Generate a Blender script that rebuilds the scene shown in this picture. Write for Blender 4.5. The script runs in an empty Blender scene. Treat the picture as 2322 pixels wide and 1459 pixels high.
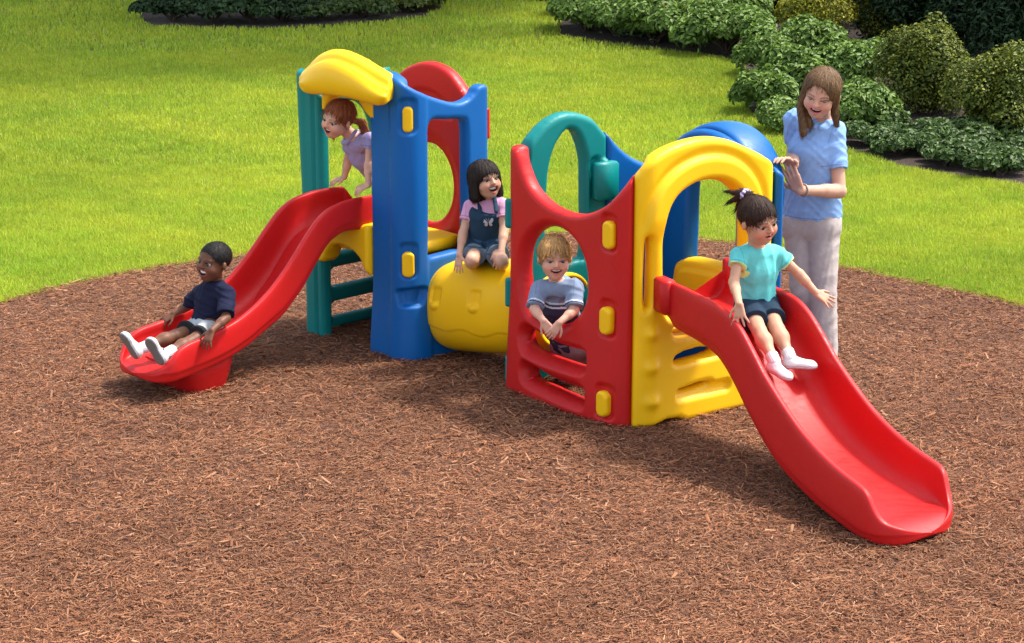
import bpy, math, random
import numpy as np
from math import radians, sin, cos, pi

rng = np.random.default_rng(7)
random.seed(7)
scene = bpy.context.scene

# ------------------------------------------------------------------ camera
CH, TH, FPX = 3.5, radians(14.15), 5370.0
cam_d = bpy.data.cameras.new('camera')
cam = bpy.data.objects.new('camera', cam_d)
scene.collection.objects.link(cam)
cam.location = (0, 0, CH)
cam.rotation_euler = (radians(90) - TH, 0, 0)
cam_d.sensor_width = 36.0
cam_d.lens = 36.0 * FPX / 2322.0
cam_d.clip_start = 0.1
cam_d.clip_end = 500
scene.camera = cam

# ------------------------------------------------------------------ light
SUN_AZ, SUN_EL = radians(72), radians(60)
w = bpy.data.worlds.new('World')
scene.world = w
w.use_nodes = True
nt = w.node_tree
sky = nt.nodes.new('ShaderNodeTexSky')
sky.sky_type = 'NISHITA'
sky.sun_disc = False
sky.sun_elevation = SUN_EL
sky.sun_rotation = SUN_AZ
sky.air_density = 1.0
sky.dust_density = 2.5
bg = nt.nodes['Background']
hs = nt.nodes.new('ShaderNodeHueSaturation'); hs.inputs['Saturation'].default_value = 0.55
nt.links.new(sky.outputs[0], hs.inputs['Color']); nt.links.new(hs.outputs[0], bg.inputs[0])
bg.inputs[1].default_value = 0.15
sd = bpy.data.lights.new('sun', 'SUN')
sd.energy = 2.2
sd.angle = radians(8.0)
sd.color = (1.0, 0.95, 0.86)
so = bpy.data.objects.new('sun', sd)
scene.collection.objects.link(so)
from mathutils import Vector
sv = Vector((sin(SUN_AZ) * cos(SUN_EL), cos(SUN_AZ) * cos(SUN_EL), sin(SUN_EL)))
so.rotation_euler = (-sv).to_track_quat('-Z', 'Y').to_euler()
so.location = (8, 10, 12)
scene.view_settings.view_transform = 'Standard'
scene.view_settings.look = 'None'
scene.view_settings.gamma = 1
scene.view_settings.exposure = 1.52

# ------------------------------------------------------------------ survey helpers
_F = np.array([0, cos(TH), -sin(TH)]); _U = np.array([0, sin(TH), cos(TH)]); _R = np.array([1.0, 0, 0])
def ray(u, v): return _F + (u - 1161) / FPX * _R + (729.5 - v) / FPX * _U
def gnd(u, v, z=0.0):
    d = ray(u, v); t = (z - CH) / d[2]; return np.array([0, 0, CH]) + t * d
def at(u, v, Y):
    d = ray(u, v); return np.array([0, 0, CH]) + Y / d[1] * d

# ------------------------------------------------------------------ linking helpers
col = scene.collection
def tag(o, label=None, cat=None, group=None, kind=None):
    if label: o['label'] = label
    if cat: o['category'] = cat
    if group: o['group'] = group
    if kind: o['kind'] = kind
    return o
def empty(name, loc):
    o = bpy.data.objects.new(name, None); o.location = tuple(float(x) for x in loc)
    o.empty_display_size = 0.1
    col.objects.link(o); return o
def link(name, me, mat=None, parent=None):
    o = bpy.data.objects.new(name, me); col.objects.link(o)
    if mat is not None and not me.materials: me.materials.append(mat)
    if parent is not None:
        o.parent = parent
        o.location = -parent.location if parent.parent is None else (0, 0, 0)
    return o
def mesh_np(name, V, faces=None, quads=None, tris=None, colors=None, smooth=True):
    """V (n,3); quads (m,4) and/or tris (k,3) arrays"""
    me = bpy.data.meshes.new(name)
    V = np.asarray(V, np.float32)
    if faces is not None:
        me.from_pydata([tuple(map(float, v)) for v in V], [], faces)
    else:
        q = np.zeros((0, 4), np.int32) if quads is None else np.asarray(quads, np.int32)
        t = np.zeros((0, 3), np.int32) if tris is None else np.asarray(tris, np.int32)
        me.vertices.add(len(V)); me.vertices.foreach_set('co', V.ravel())
        nl = q.size + t.size
        me.loops.add(nl)
        me.loops.foreach_set('vertex_index', np.concatenate([q.ravel(), t.ravel()]).astype(np.int32))
        me.polygons.add(len(q) + len(t))
        st = np.concatenate([np.arange(len(q)) * 4, q.size + np.arange(len(t)) * 3]).astype(np.int32)
        me.polygons.foreach_set('loop_start', st)
        me.update(calc_edges=True)
        me.validate()
    if smooth:
        me.polygons.foreach_set('use_smooth', np.ones(len(me.polygons), bool))
    if colors is not None:
        c = np.ones((len(me.vertices), 4), np.float32); c[:, :3] = colors[:len(c)]
        a = me.color_attributes.new('col', 'FLOAT_COLOR', 'POINT')
        a.data.foreach_set('color', c.ravel())
    return me
def rec(V, loc): return np.asarray(V, float)

# ------------------------------------------------------------------ materials
def mat(name, base=(0.5, 0.5, 0.5), rough=0.5, bump=0.0, bscale=200.0, spec=0.5, attr=False,
        noise=0.0, nscale=5.0, sheen=0.0, sub=0.0, transl=0.0, coat=0.0, stretch=None, bdist=0.01):
    m = bpy.data.materials.new(name); m.use_nodes = True
    N = m.node_tree.nodes; L = m.node_tree.links
    b = N['Principled BSDF']
    b.inputs['Base Color'].default_value = (*base, 1)
    b.inputs['Roughness'].default_value = rough
    b.inputs['Specular IOR Level'].default_value = spec
    if coat: b.inputs['Coat Weight'].default_value = coat; b.inputs['Coat Roughness'].default_value = 0.15
    if sheen: b.inputs['Sheen Weight'].default_value = sheen
    if sub:
        b.inputs['Subsurface Weight'].default_value = sub
        b.inputs['Subsurface Radius'].default_value = (1.0, 0.35, 0.2)
        b.inputs['Subsurface Scale'].default_value = 0.010
    src = None
    if attr:
        a = N.new('ShaderNodeAttribute'); a.attribute_name = 'col'; src = a.outputs['Color']
    tc = N.new('ShaderNodeTexCoord')
    if noise:
        nz = N.new('ShaderNodeTexNoise'); nz.inputs['Scale'].default_value = nscale; nz.inputs['Detail'].default_value = 5
        L.new(tc.outputs['Object'], nz.inputs['Vector'])
        mr = N.new('ShaderNodeMapRange'); mr.inputs[1].default_value = 0.3; mr.inputs[2].default_value = 0.7
        mr.inputs[3].default_value = 1 - noise; mr.inputs[4].default_value = 1 + noise
        L.new(nz.outputs[0], mr.inputs[0])
        vm = N.new('ShaderNodeVectorMath'); vm.operation = 'SCALE'
        if src is not None: L.new(src, vm.inputs[0])
        else: vm.inputs[0].default_value = base
        L.new(mr.outputs[0], vm.inputs['Scale']); src = vm.outputs[0]
    if src is not None: L.new(src, b.inputs['Base Color'])
    if bump:
        nz = N.new('ShaderNodeTexNoise'); nz.inputs['Scale'].default_value = bscale; nz.inputs['Detail'].default_value = 4
        if stretch:
            mp = N.new('ShaderNodeMapping'); mp.inputs['Scale'].default_value = stretch
            L.new(tc.outputs['Object'], mp.inputs[0]); L.new(mp.outputs[0], nz.inputs['Vector'])
        else: L.new(tc.outputs['Object'], nz.inputs['Vector'])
        bp = N.new('ShaderNodeBump'); bp.inputs['Strength'].default_value = bump; bp.inputs['Distance'].default_value = bdist
        L.new(nz.outputs[0], bp.inputs['Height']); L.new(bp.outputs[0], b.inputs['Normal'])
    if transl:
        out = N['Material Output']
        tr = N.new('ShaderNodeBsdfTranslucent')
        if src is not None: L.new(src, tr.inputs[0])
        else: tr.inputs[0].default_value = (*base, 1)
        mx = N.new('ShaderNodeMixShader'); mx.inputs[0].default_value = transl
        L.new(b.outputs[0], mx.inputs[1]); L.new(tr.outputs[0], mx.inputs[2]); L.new(mx.outputs[0], out.inputs[0])
    return m
def scuff(m):
    N = m.node_tree.nodes; L = m.node_tree.links; b = N['Principled BSDF']
    tc = N.new('ShaderNodeTexCoord'); mp = N.new('ShaderNodeMapping'); mp.inputs['Scale'].default_value = (3, 9, 14)
    nz = N.new('ShaderNodeTexNoise'); nz.inputs['Scale'].default_value = 4; nz.inputs['Detail'].default_value = 8; nz.inputs['Roughness'].default_value = .7
    L.new(tc.outputs['Object'], mp.inputs[0]); L.new(mp.outputs[0], nz.inputs['Vector'])
    mr = N.new('ShaderNodeMapRange'); mr.inputs[1].default_value = .35; mr.inputs[2].default_value = .7; mr.inputs[3].default_value = .36; mr.inputs[4].default_value = .60
    L.new(nz.outputs[0], mr.inputs[0]); L.new(mr.outputs[0], b.inputs['Roughness'])
    return m
def plastic(name, c):
    return scuff(mat(name, c, rough=0.46, bump=0.05, bscale=260, spec=0.28, noise=0.05, nscale=3.0, coat=0.0))
M = dict(
    red=plastic('red_plastic', (0.50, 0.010, 0.010)),
    blue=plastic('blue_plastic', (0.0, 0.098, 0.34)),
    yellow=plastic('yellow_plastic', (0.88, 0.50, 0.004)),
    green=plastic('teal_plastic', (0.0, 0.19, 0.18)),
    skin=mat('skin', attr=True, rough=0.52, spec=0.3, sub=0.25, bump=0.05, bscale=300),
    eye=mat('eye', attr=True, rough=0.12, spec=0.6),
    teeth=mat('teeth', (0.85, 0.82, 0.76), rough=0.25),
    hair=mat('hair', attr=True, rough=0.6, spec=0.22, bump=0.5, bscale=60, stretch=(4, 4, 0.5), bdist=0.006),
    cloth=mat('cloth', attr=True, rough=0.9, spec=0.12, bump=0.35, bscale=38, noise=0.05, nscale=40, bdist=0.006),
    leather=mat('shoe_leather', attr=True, rough=0.5, bump=0.1, bscale=120),
    metal=mat('bracelet_metal', (0.35, 0.3, 0.25), rough=0.3),
    grass=mat('grass', attr=True, rough=0.6, spec=0.2, transl=0.42),
    leaf=mat('leaf', attr=True, rough=0.5, spec=0.3, transl=0.25),
    chip=mat('wood_chip', attr=True, rough=0.85, spec=0.2),
    bark=mat('bark', (0.06, 0.04, 0.028), rough=0.9, bump=0.8, bscale=30, noise=0.3, nscale=9),
    soil=mat('soil', (0.035, 0.019, 0.011), rough=0.95, bump=1.0, bscale=60, noise=0.4, nscale=14, bdist=0.03),
    mulch=mat('mulch_base', (0.11, 0.047, 0.026), rough=0.95, bump=1.0, bscale=110, noise=0.45, nscale=60, bdist=0.02),
    lawn=mat('lawn_base', (0.16, 0.21, 0.02), rough=0.95, bump=1.0, bscale=80, noise=0.3, nscale=1.2, bdist=0.03),
    black=mat('black_trim', (0.01, 0.01, 0.012), rough=0.6),
    petal=mat('petal', attr=True, rough=0.5, transl=0.3),
)

# ------------------------------------------------------------------ plan layout of the play set
def azv(a): a = radians(a); return np.array([sin(a), cos(a)])
e1t, e2t = azv(135), azv(45)
Fp = np.array([-.58, 12.92]); L1t, L2t = .93, .645
Lp = Fp - L1t * e1t; Rp = Fp + L2t * e2t; Kp = Lp + L2t * e2t
e1, e2 = azv(142), azv(52)
Ap = np.array([.597, 11.545]); L1, L2 = 1.11, 1.085
Bp = Ap - L1 * e1; Cp = Ap + L2 * e2; Dp = Bp + L2 * e2
CC = .12
JA = Ap + (-e1 + e2) * CC / 2; JB = Bp + (e1 + e2) * CC / 2; JC = Cp + (-e2 - e1) * CC / 2
PP = Bp + .70 * e2

class Path:
    def __init__(s, pts, r, n=8):
        pts = [np.array(p, float) for p in pts]; out = [pts[0]]
        for i in range(1, len(pts) - 1):
            a, b, c = pts[i - 1], pts[i], pts[i + 1]
            u = (a - b) / np.linalg.norm(a - b); v = (c - b) / np.linalg.norm(c - b)
            ri = min(r, .8 * np.linalg.norm(a - b), .8 * np.linalg.norm(c - b))
            p0 = b + u * ri; p1 = b + v * ri
            for k in range(n + 1):
                t = k / n; out.append((1 - t) ** 2 * p0 + 2 * t * (1 - t) * b + t * t * p1)
        out.append(pts[-1])
        P = np.array(out)
        S = np.r_[0, np.cumsum(np.linalg.norm(np.diff(P, axis=0), axis=1))]
        s.len = S[-1]
        ss = np.linspace(0, S[-1], 400)
        P2 = np.c_[np.interp(ss, S, P[:, 0]), np.interp(ss, S, P[:, 1])]
        T = np.gradient(P2, axis=0); T /= np.linalg.norm(T, axis=1)[:, None]
        k = np.ones(9) / 9
        Tp = np.vstack([np.repeat(T[:1], 4, 0), T, np.repeat(T[-1:], 4, 0)])
        T = np.c_[np.convolve(Tp[:, 0], k, 'valid'), np.convolve(Tp[:, 1], k, 'valid')]
        T /= np.linalg.norm(T, axis=1)[:, None]
        s.ss, s.P, s.T = ss, P2, T
    def map(s, S, off):
        """off >0 = to the right of travel"""
        x = np.interp(S, s.ss, s.P[:, 0]); y = np.interp(S, s.ss, s.P[:, 1])
        tx = np.interp(S, s.ss, s.T[:, 0]); ty = np.interp(S, s.ss, s.T[:, 1])
        under = np.minimum(S, 0) + np.maximum(S - s.len, 0)
        return x + ty * off + tx * under, y - tx * off + ty * under

def smooth_poly(pts, n=6, closed=True):
    """Catmull-Rom through points"""
    P = np.array(pts, float); m = len(P); out = []
    rngi = range(m if closed else m - 1)
    for i in rngi:
        p0, p1, p2, p3 = (P[(i - 1) % m] if closed or i > 0 else P[0]), P[i], P[(i + 1) % m], (P[(i + 2) % m] if closed or i + 2 < m else P[-1])
        for k in range(n):
            t = k / n
            out.append(.5 * ((2 * p1) + (-p0 + p2) * t + (2 * p0 - 5 * p1 + 4 * p2 - p3) * t * t + (-p0 + 3 * p1 - 3 * p2 + p3) * t ** 3))
    if not closed: out.append(P[-1])
    return np.array(out)
def poly_sd(X, Y, poly):
    """signed distance, positive inside"""
    poly = np.asarray(poly, float)
    d = np.full(X.shape, 1e9); ins = np.zeros(X.shape, bool)
    n = len(poly)
    for i in range(n):
        ax, ay = poly[i]; bx, by = poly[(i + 1) % n]
        ex, ey = bx - ax, by - ay; L = ex * ex + ey * ey
        if L < 1e-14: continue
        t = np.clip(((X - ax) * ex + (Y - ay) * ey) / L, 0, 1)
        d = np.minimum(d, np.hypot(X - ax - t * ex, Y - ay - t * ey))
        if ay != by:
            c = ((ay > Y) != (by > Y)) & (X < (bx - ax) * (Y - ay) / (by - ay) + ax)
            ins ^= c
    return np.where(ins, d, -d)
def rrect(x0, x1, z0, z1, r, n=5):
    out = []
    for cx, cz, a0 in ((x1 - r, z1 - r, 0), (x0 + r, z1 - r, 90), (x0 + r, z0 + r, 180), (x1 - r, z0 + r, 270)):
        for k in range(n + 1):
            a = radians(a0 + 90 * k / n); out.append((cx + r * cos(a), cz + r * sin(a)))
    return np.array(out)
def sstep(x, a, b):
    t = np.clip((x - a) / (b - a), 0, 1); return t * t * (3 - 2 * t)

def panel(name, path, outer, holes, material, parent, T=0.075, r=0.022, res=0.0095, front=None, back=None,
          taper=None, label=None, side=1, r_hole=0.03):
    """plastic wall: outline and holes in (s,z), thickness T inward, bumps added on the outer face"""
    outer = np.asarray(outer, float)
    s0, z0 = outer.min(0) - res; s1, z1 = outer.max(0) + res
    ns = int((s1 - s0) / res) + 2; nz = int((z1 - z0) / res) + 2
    gs = s0 + np.arange(ns) * res; gz = z0 + np.arange(nz) * res
    S, Z = np.meshgrid(gs, gz, indexing='ij')
    def field(S, Z):
        d = poly_sd(S, Z, outer)
        dh = np.full(S.shape, 1e9)
        for h in holes: dh = np.minimum(dh, -poly_sd(S, Z, h))
        return np.minimum(d, dh), d, dh
    D, _, _ = field(S, Z)
    # snap grid vertices close to the contour onto it
    gx, gy = np.gradient(D, res)
    gn = np.hypot(gx, gy) + 1e-9
    near = (np.abs(D) < res * 0.5)
    stp = np.where(near, -D / gn, 0)
    S = S + gx / gn * stp; Z = Z + gy / gn * stp
    for _ in range(2):
        sn, zn = S[near], Z[near]; e_ = res * .15
        f0 = field(sn, zn)[0]; fx = (field(sn + e_, zn)[0] - f0) / e_; fy = (field(sn, zn + e_)[0] - f0) / e_
        g2 = np.maximum(np.hypot(fx, fy), .5)
        st2 = np.clip(-f0 / g2, -res * .3, res * .3)
        S[near] = sn + fx / g2 * st2; Z[near] = zn + fy / g2 * st2
    D = np.where(near, 0.0, D)
    # march cells
    idx = -np.ones(D.shape, int); verts = []
    inside = D >= 0
    vid = np.cumsum(inside.ravel()) - 1
    idx[inside] = vid.reshape(D.shape)[inside]
    vs = list(zip(S[inside], Z[inside])); cut = {}
    def ecut(a, b):
        k = (a, b) if a < b else (b, a)
        if k not in cut:
            da, db = D[a], D[b]; t = da / (da - db)
            cut[k] = len(vs)
            vs.append((S[a] + (S[b] - S[a]) * t, Z[a] + (Z[b] - Z[a]) * t))
        return cut[k]
    faces = []
    cnt = inside[:-1, :-1].astype(int) + inside[1:, :-1] + inside[:-1, 1:] + inside[1:, 1:]
    for i, j in zip(*np.nonzero(cnt)):
        cs = ((i, j), (i + 1, j), (i + 1, j + 1), (i, j + 1))
        if cnt[i, j] == 4:
            faces.append([idx[c] for c in cs]); continue
        poly = []
        for k in range(4):
            a, b = cs[k], cs[(k + 1) % 4]
            if inside[a]: poly.append(idx[a])
            if inside[a] != inside[b]:
                on = a if inside[a] else b
                if D[on] > 1e-12:
                    poly.append(ecut(a, b))
        q = []
        for p in poly:
            if p not in q: q.append(p)
        if len(q) >= 3: faces.append(q)
    V2 = np.array(vs)
    # signed distances at the final vertices
    dd, do, dh = field(V2[:, 0], V2[:, 1])
    dd = np.maximum(dd, 0)
    rr = np.where(dh < do, r_hole, r)
    rr = np.minimum(rr, T * 0.49)
    prof = np.where(dd < rr, rr - np.sqrt(np.maximum(rr ** 2 - (rr - dd) ** 2, 0)), 0)
    fo = front(V2[:, 0], V2[:, 1], dd) if front else 0.0
    bo = back(V2[:, 0], V2[:, 1], dd) if back else 0.0
    offF = fo - prof
    offB = -T + bo + prof
    offB = np.minimum(offB, offF - 0.004)
    S_, Z_ = V2[:, 0], V2[:, 1]
    if taper: S_ = taper(S_, Z_)
    xf, yf = path.map(S_, offF * side); xb, yb = path.map(S_, offB * side)
    n = len(V2)
    V = np.vstack([np.c_[xf, yf, Z_], np.c_[xb, yb, Z_]])
    # boundary edges
    from collections import Counter
    ec = {}
    for f in faces:
        for k in range(len(f)):
            a, b = f[k], f[(k + 1) % len(f)]
            ec.setdefault((min(a, b), max(a, b)), []).append((a, b))
    F = []
    for f in faces:
        F.append(f if side > 0 else f[::-1])
        g = [p + n for p in f[::-1]]; F.append(g if side > 0 else g[::-1])
    for k, l in ec.items():
        if len(l) == 1:
            a, b = l[0]
            q = [b, a, a + n, b + n]; F.append(q if side > 0 else q[::-1])
    me = bpy.data.meshes.new(name)
    me.from_pydata([tuple(map(float, v)) for v in V], [], [list(map(int, f)) for f in F])
    me.update()
    import bmesh
    bm = bmesh.new(); bm.from_mesh(me)
    bmesh.ops.remove_doubles(bm, verts=bm.verts, dist=res * .33)
    bmesh.ops.dissolve_degenerate(bm, edges=bm.edges, dist=1e-4)
    bm.to_mesh(me); bm.free()
    me.polygons.foreach_set('use_smooth', np.ones(len(me.polygons), bool))
    o = link(name, me, material, parent)
    if label: o['label'] = label
    return o

def clip(parent, path, s0, s1, z0, z1, material, label, off=0.016, side=1):
    out = rrect(s0, s1, z0, z1, min((s1 - s0), (z1 - z0)) * 0.42)
    return panel('clip', path, out, [], material, parent, T=0.04, r=0.014, res=0.006,
                 front=lambda S, Z, d: off + 0 * S, side=side, label=label)
def clip_pocket(s0, s1, z0, z1, depth=0.02):
    """recess round a clip, deeper slot above it"""
    def f(S, Z, d):
        q = poly_sd(S, Z, rrect(s0 - .01, s1 + .012, z0 - .012, z1 + .035, .03))
        return -depth * sstep(q, -.008, .008)
    return f

# ------------------------------------------------------------------ loft helper
def loft(name, rings, material, parent, caps=True, label=None, smooth=True, subs=0):
    R = np.array(rings, float); n, m = R.shape[:2]
    V = R.reshape(-1, 3); F = []
    for i in range(n - 1):
        for j in range(m):
            a = i * m + j; b = i * m + (j + 1) % m
            F.append([a, b, b + m, a + m])
    if caps:
        F.append(list(range(m))[::-1]); F.append([(n - 1) * m + j for j in range(m)])
    me = bpy.data.meshes.new(name)
    me.from_pydata([tuple(v) for v in V], [], F)
    import bmesh
    bm = bmesh.new(); bm.from_mesh(me); bmesh.ops.recalc_face_normals(bm, faces=bm.faces); bm.to_mesh(me); bm.free()
    me.polygons.foreach_set('use_smooth', np.full(len(me.polygons), smooth))
    if caps and smooth:
        for p in me.polygons:
            if len(p.vertices) > 4: p.use_smooth = False
    o = link(name, me, material, parent)
    if label: o['label'] = label
    return o

# ================================================================== PLAY SET
play = empty('climbing_playset', (0.0, 12.6, 0))
tag(play, 'multicoloured plastic climbing playset with two towers, two red slides and a yellow crawl tunnel', 'playset')

# ---- tall tower, blue side wall
pth = Path([Fp - .27 * e1t, Fp, Rp, Rp - .06 * e1t], .10)
top = smooth_poly([(-.04, 1.40), (-.02, 1.52), (.04, 1.60), (.093, 1.632), (.192, 1.602), (.326, 1.535), (.492, 1.472), (.62, 1.438), (.70, 1.445),
                   (.755, 1.475), (.79, 1.51), (.85, 1.52), (.91, 1.50)], 5, False)
top = np.vstack([[(-.04, 0)], top, [(pth.len, 1.49), (pth.len, 0)]])
top[:, 0] = np.clip(top[:, 0], -.04, pth.len)
hole = smooth_poly([(.402, 1.20), (.404, 1.32), (.44, 1.36), (.54, 1.352), (.65, 1.34), (.69, 1.305), (.695, 1.1), (.695, .75),
                    (.69, .60), (.60, .592), (.50, .588), (.41, .588), (.392, .62), (.398, .70), (.402, .9)], 5)
pk = [clip_pocket(.22, .288, 1.315, 1.465), clip_pocket(.215, .283, .50, .65)]
pocket_poly = smooth_poly([(.19, .413), (.355, .42), (.335, .34), (.31, .325), (.215, .323), (.20, .34)], 4)
def f_blue(S, Z, d):
    o = pk[0](S, Z, d) + pk[1](S, Z, d)
    q = poly_sd(S, Z, pocket_poly)
    o = o - .048 * sstep(q, -.008, .010)
    # raised post along the left wrap, and a flange growing toward the tunnel
    o = o + .012 * sstep(S, .12, .15) * (1 - sstep(S, .36, .40))
    o = o + .03 * sstep(.45 - Z, -.05, .45)
    return o
wall = panel('wall_panel', pth, top, [hole], M['blue'], play, T=.085, front=f_blue, label='tall blue wall with a big window opening')
clip(wall, pth, .222, .288, 1.31, 1.455, M['yellow'], 'upper yellow clip on the blue wall', off=.008)
clip(wall, pth, .215, .283, .49, .635, M['yellow'], 'lower yellow clip on the blue wall', off=.02)
M['white'] = mat('white_mark', (.7, .7, .7), rough=.6)
clip(wall, pth, .02, .065, .045, .051, M['white'], 'thin white maker mark at the foot of the blue wall', off=.034)
clip(wall, pth, .875, .905, 1.20, 1.38, M['red'], 'red clip on the blue wall edge', off=.02)

# ---- tall tower, teal ladder wall
pth = Path([Lp + .27 * e1t, Lp, Kp, Kp + .06 * e1t], .07)
GL = pth.len
gtop = np.vstack([[(.08, 0), (.08, 1.42), (.13, 1.48), (.22, 1.555)], [(.29, 1.575), (.4, 1.5), (.6, 1.42), (.8, 1.44), (.93, 1.53), (GL, 1.55), (GL, 0), (.80, 0), (.78, .02), (.50, .02), (.42, .0)]])
rungs = [rrect(.40, .82, z0, z1, .06) for z0, z1 in ((.03 + .055, .175), (.27, .38), (.47, .60))]
arch_h = smooth_poly([(.42, .74), (.40, 1.0), (.42, 1.2), (.5, 1.33), (.62, 1.36), (.74, 1.3), (.8, 1.15), (.8, .9), (.78, .74), (.6, .72)], 5)
gw = panel('ladder_wall', pth, gtop, rungs + [arch_h], M['green'], play, T=.075, side=-1,
           front=lambda S, Z, d: -.012 * sstep(S, .125, .13) * (1 - sstep(S, .15, .155)) + .045 * sstep(Z, .2, 1.7) * sstep(S, .2, .3),
           label='teal wall with ladder rungs behind the left slide')

# ---- tall tower, red back wall
pth = Path([Kp + .06 * e1t, Rp - .06 * e1t], .05)
rtop = np.vstack([[(0, 0)], smooth_poly([(0, 1.33), (.04, 1.38), (.12, 1.46), (.22, 1.545), (.36, 1.60), (.48, 1.605), (.60, 1.57), (.70, 1.49), (.77, 1.42), (pth.len, 1.40)], 5, False), [(pth.len, 0)]])
rh = smooth_poly([(.405 + .205 * cos(a), .895 + .235 * sin(a)) for a in np.linspace(0, 2 * pi, 13)[:-1]], 5)
def b_red(S, Z, d):
    q = np.hypot((S - .41) / 1.0, (Z - 1.28) / .75)
    o = .018 * (1 - sstep(q, .21, .25)) * sstep(Z, 1.28, 1.31)
    q2 = np.hypot(S - .405, (Z - .895) / 1.12)
    return o - .02 * (sstep(q2, .27, .29) * 0) + .025 * (1 - sstep(q2, .23, .31))
panel('porthole_wall', pth, rtop, [rh], M['red'], play, T=.085, side=-1, back=b_red, label='red wall with an oval porthole at the back of the tall tower')

# ---- tall tower, yellow slide end: arch below the hood and deck apron
pth = Path([Lp + .24 * e1t, Fp - .27 * e1t], .05)
YL = pth.len
arch_outer = np.vstack([[(-.04, 1.36)], [(-.04, 1.62), (.1, 1.68), (.3, 1.68), (YL + .02, 1.60), (YL + .02, 1.32), (YL - .06, 1.37)],
                        smooth_poly([(YL - .085, 1.385), (.25, 1.46), (.12, 1.475), (.04, 1.43), (.0, 1.36)], 4, False)])
panel('door_arch', pth, arch_outer, [], M['yellow'], play, T=.09, label='yellow arch over the slide entrance')
# deck + apron
deck_th = .07
def deck_ring(poly, z): return [(p[0], p[1], z) for p in poly]
def slab(name, poly, z0, z1, mt, parent, bev=.015, label=None):
    poly = np.array(poly, float); c = poly.mean(0)
    def ins(k): 
        v = poly - c; L = np.linalg.norm(v, axis=1)[:, None]; return c + v * (1 - k / L)
    rings = [deck_ring(ins(bev), z0), deck_ring(ins(0), z0 + bev), deck_ring(ins(0), z1 - bev), deck_ring(ins(bev), z1)]
    return loft(name, rings, mt, parent, label=label)
dk = [Lp + .16 * e1t + .10 * e2t, Lp + .30 * e1t + .02 * e2t, Fp - .30 * e1t + .02 * e2t, Fp - .12 * e1t + .10 * e2t, Rp - .12 * e1t - .12 * e2t, Rp - .26 * e1t - .10 * e2t, Kp + .26 * e1t - .10 * e2t, Kp + .12 * e1t - .12 * e2t]
slab('deck', dk, .57, .645, M['yellow'], play, label='yellow deck of the tall tower')
ap = Path([Lp + .16 * e1t - .03 * e2t, Fp - .315 * e1t - .03 * e2t], .05)
AL = ap.len
apron = np.vstack([[(-.02, .70), (-.03, .58), (-.02, .50)], [(.0, .475), (.06, .475), (.09, .50)],
                   smooth_poly([(.10, .53), (.15, .585), (.22, .60), (.32, .585), (.39, .54), (.42, .49), (AL, .46)], 4, False),
                   [(AL, .46), (AL, .74), (.3, .76), (.1, .74)]])
panel('deck_apron', ap, apron, [], M['yellow'], play, T=.12, r=.02, label='arched yellow apron under the left slide')

# ---- tall tower hood: awning arch bulging outward
def hood_mesh():
    n0 = -e2t; base = (Lp + .02 * e1t); ex = e1t; W = .93
    rings = []
    # section over the arc parameter, each ring is a closed profile (outward, up)
    _i = lambda t, xs, ys: float(np.mean([np.interp(min(max(t + d_, 0), 1), xs, ys) for d_ in (-.09, -.06, -.03, 0, .03, .06, .09)]))
    for k, t in enumerate(.5 - .5 * np.cos(np.linspace(0, pi, 46))):
        sx_ = t * .75 + .035
        back = _i(t, [0, .10, .22, .42, .66, .86, 1], [1.565, 1.635, 1.70, 1.735, 1.705, 1.655, 1.63])
        front = _i(t, [0, .10, .22, .40, .66, .86, 1], [1.56, 1.615, 1.665, 1.69, 1.655, 1.60, 1.575])
        zb = _i(t, [0, .12, .3, .6, .85, 1], [1.475, 1.465, 1.478, 1.482, 1.465, 1.465])
        edge = min(t, 1 - t) / .12
        e = math.sqrt(max(0.0, 1 - (1 - min(edge, 1)) ** 2))
        f = .60 + .40 * e
        dep = .165 * (.70 + .30 * e)
        prof = [(-.05, back - .05), (-.045, back - .008), (-.01, back), (.04, back - .003), (.066, back - .018), (.074, (back + front) / 2 - .012), (.088, front - .012),
                (.105, front + .002), (.125, front - .008), (dep - .012, front - .04), (dep + .008, (front + zb) / 2 + .01), (dep + .003, zb + .045),
                (dep - .018, zb + .010), (dep - .045, zb), (.03, zb + .012), (-.05, zb + .03)]
        cz = (back + zb) / 2; pr = []
        for o_, z_ in prof:
            z2 = cz + (z_ - cz) * (f if o_ > .07 else .5 + .5 * f)
            p = base + ex * (sx_ + .85 * max(o_, 0)) + n0 * o_
            pr.append((p[0], p[1], z2))
        rings.append(pr)
    o = loft('roof_hood', rings, M['yellow'], play, label='big yellow rounded hood over the tall tower entrance')
    m = o.modifiers.new('s', 'SUBSURF'); m.levels = 1; m.render_levels = 1
    return o
hood_mesh()

# ---- short tower, red front wall
pth = Path([JB, Bp + e1 * CC, Ap - e1 * CC, JA], .05)
RL = pth.len
rtop = np.vstack([[(0, 0)], smooth_poly([(.0, 1.34), (.05, 1.345), (.10, 1.335), (.135, 1.30), (.172, 1.232), (.246, 1.142), (.394, 1.076), (.575, 1.058), (.716, 1.085), (.854, 1.152), (.97, 1.247), (RL, 1.315)], 5, False), [(RL, 0)]])
rtop[:, 0] = np.clip(rtop[:, 0], 0, RL)
port = smooth_poly([(.184, .725), (.21, .826), (.284, .909), (.395, .959), (.522, .949), (.63, .886), (.692, .77), (.690, .629), (.622, .522), (.508, .458), (.361, .435), (.248, .497), (.195, .608)], 5)
sl1 = smooth_poly([(.211, .352), (.225, .30), (.262, .282), (.436, .268), (.69, .268), (.720, .29), (.718, .33), (.69, .35), (.509, .350), (.342, .37), (.24, .385)], 5)
sl2 = smooth_poly([(.240, .17), (.25, .13), (.28, .113), (.437, .100), (.692, .085), (.722, .10), (.722, .135), (.70, .155), (.510, .158), (.325, .182), (.26, .19)], 5)
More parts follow.
